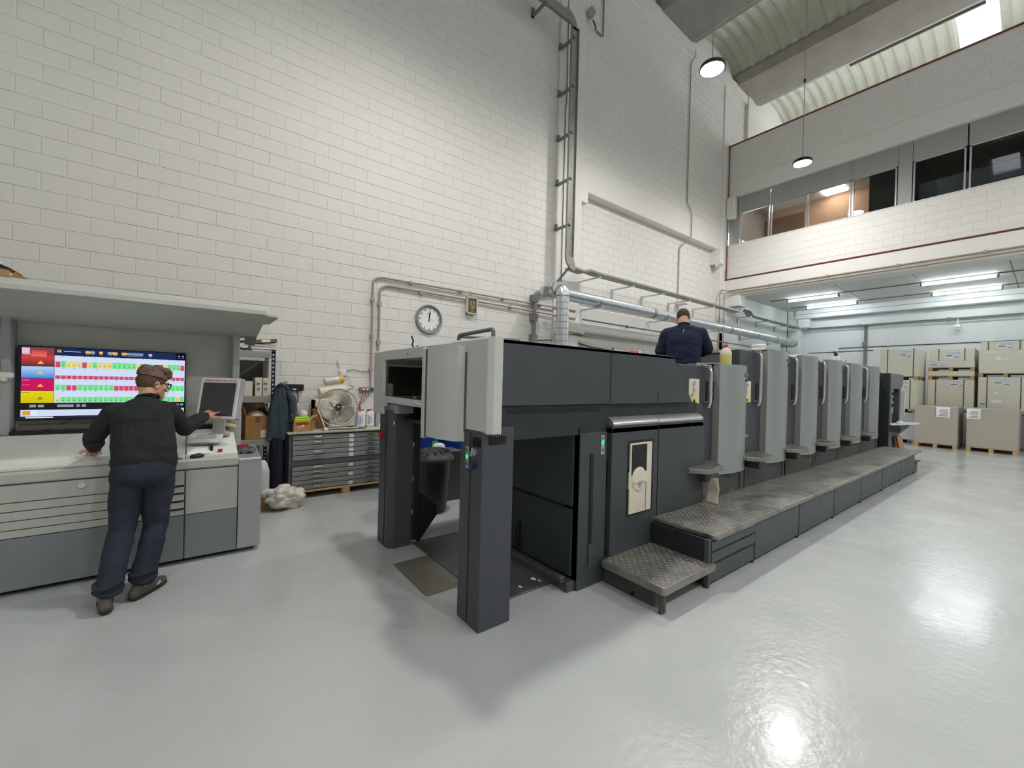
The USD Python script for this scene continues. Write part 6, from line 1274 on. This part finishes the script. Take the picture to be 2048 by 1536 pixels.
P(pa, 'glasses_cord', placed(place, tube([(.072, .098, .004), (.066, .086, -.04), (.060, .070, -.09), (.05, .02, -.125)], .0016, 5)), M_inkblue)
P(pa, 'eye', [placed(place, sph((e * .034, .0835, .012), .0105)) for e in (1, -1)], M_white); P(pa, 'eyebrow', [placed(place, tube([(e * .018, .100, .034), (e * .05, .084, .036)], .005, 6)) for e in (1, -1)], M_hair1s)

# -- printer standing inside the press between hood and first unit, back to the camera, head bent
pb = thing('person', 'man in a navy sweater standing in the press, back turned, head bent', 'person', (4.83, 2.79, .95))
B = N([4.81, 2.80, 0.]); fw = N([.86, .51, 0]); rt_ = N([.51, -.86, 0])   # he faces fw; his right is rt_
def b(r, f_, z): return B + rt_ * r + fw * f_ + N([0, 0, z])
neck2, chest2, waist2, pel2 = b(0, .06, 2.335), b(0, .02, 2.16), b(0, -.02, 1.95), b(0, -.02, 1.80)
sL, eL, wL_ = b(-.195, .03, 2.245), b(-.265, .02, 2.03), b(-.235, .20, 1.965)
sR, eR, wR_ = b(.195, .05, 2.25), b(.275, .10, 2.07), b(.15, .30, 1.99)
hc2 = b(-.01, .125, 2.455)
yaw2 = math.atan2(-fw[0], fw[1])
place2, sk2 = head_parts(hc2, yaw2 + .12, math.radians(-34), 1.0)
hs2 = soften(union([sk2, ear(1), ear(-1)]), .006, 6)
legs = [chain((b(e * .09, -.02, 1.80), .085), (b(e * .10, .0, 1.38), .058), (b(e * .11, -.02, 1.03), .045)) for e in (1, -1)]
bd2 = soften(union([chain((sL, .05), (eL, .042), (wL_, .028)), chain((sR, .05), (eR, .042), (wR_, .028)), chain((pel2, .12), (waist2, .115), (chest2, .135), (neck2, .065)), hull((sL, .05), (chest2, .1)), hull((sR, .05), (chest2, .1)), hull((neck2, .062), (hc2 - fw * .045 - N([0, 0, .03]), .060))] + legs), .016, 10)
P(pb, 'body', [bd2, soften(hand(wR_, fw * .7 - rt_ * .5 - N([0, 0, .5]), (0, 0, 1), (.4, .5, .5, .6), .1, -1), .005, 3), placed(place2, hs2)], M_skin, smooth=True)
P(pb, 'glove', soften(union([hand(wL_, fw * .75 - rt_ * .35 - N([0, 0, .5]), rt_ * -.6 + N([0, 0, .8]), (.55, .7, .75, .8), .06, 1, s=1.12), hull((wL_, .030), (wL_ - (wL_ - eL) * .15, .034))]), .006, 3), M_glove, smooth=True, label='blue work glove')
tor2 = union([M3.batch_hull([ball(b(e * r, f_, z), R_) for e in (1, -1) for r, f_, z, R_ in ((.09, .0, 2.14, .125), (.10, .035, 2.26, .085), (.15, .03, 2.245, .085))] + [ball(b(0, .045, 2.30), .085)]), M3.batch_hull([ball(b(e * r, f_, z), R_) for e in (1, -1) for r, f_, z, R_ in ((.09, .0, 2.14, .125), (.085, -.02, 1.98, .12), (.08, -.03, 1.88, .115))]),
              chain((b(-.15, .03, 2.245), .088), (sL, .080), ((sL + eL) / 2, .074), (eL, .070), ((eL + wL_) / 2, .058), (wL_ - (wL_ - eL) * .14, .046)), chain((b(.15, .04, 2.245), .088), (sR, .080), ((sR + eR) / 2, .074), (eR, .070), ((eR + wR_) / 2, .058), (wR_ - (wR_ - eR) * .12, .046)), hull((b(0, .05, 2.29), .09), (b(0, .065, 2.335), .074))])
cp = N([fw[0] * .45, fw[1] * .45, .89]); tor2 = tor2.trim_by_plane(list(map(float, -cp)), float(-cp @ (neck2 + N([0, 0, .035])))).trim_by_plane([0, 0, 1], 1.80)
P(pb, 'sweater', folds(soften(tor2, .012, 10), .010, 9, 12, (1, 1, 1.6)), M_sweater2, smooth=True)
P(pb, 'collar', tube([neck2 + N([0, 0, .022]) + rt_ * .068 * math.cos(t) + fw * .062 * math.sin(t) - N([0, 0, .030 * math.sin(t)]) for t in np.linspace(0, 2 * PI, 28, endpoint=False)], .009, 8, True), M_sweater2, smooth=True)
tr2 = union([M3.batch_hull([ball(b(e * .085, -.02, z), .105) for e in (1, -1) for z in (1.86, 1.78)])] + [chain((b(e * .09, -.02, 1.78), .10), (b(e * .10, .0, 1.38), .075), (b(e * .11, -.02, 1.06), .07)) for e in (1, -1)])
P(pb, 'trousers', folds(soften(tr2, .014, 8), .010, 8, 3), M_trouser, smooth=True)
for e in (1, -1):
    u_, s_, at = shoe(b(e * .11, -.02, .085) - N([0, 0, 0]), fw[:2]); q_ = P(pb, 'shoe', (np.array(u_.vertices) + [0, 0, .95], np.array(u_.faces)), M_shoe, smooth=True); v, f = tri(s_); P(q_, 'sole', (v + [0, 0, .95], f), M_sole)
h2 = (ball((0, -.014, .032), 1, (.0785, .0995, .0965), 40) - M3.cube([.4, .4, .5]).translate([-.2, .050, -.40]).rotate([-12, 0, 0]) - ball((.079, .0, -.002), 1, (.03, .028, .036)) - ball((-.079, .0, -.002), 1, (.03, .028, .036)) - ball((0, -.075, .125), 1, (.030, .035, .05))).trim_by_plane([0, -.42, .9], -.022)
t = soften(h2, .006, 4); P(pb, 'hair', placed(place2, folds(t, .003, 60, 2)), M_hair2, smooth=True)
P(pb, 'eye', [placed(place2, sph((e * .034, .0835, .012), .0105)) for e in (1, -1)], M_white)
wl_tool = thing('black_tool', 'black pry tool held by the gloved man in the press', 'hand tool', tuple(wL_))
P(wl_tool, 'shaft', tube([wL_ + fw * .09 - N([0, 0, .05]), wL_ + fw * .02 - rt_ * .05 + N([0, 0, .03]), wL_ - rt_ * .08 - fw * .03 + N([0, 0, .09])], [.009, .011, .014], 8), M_black, smooth=50)
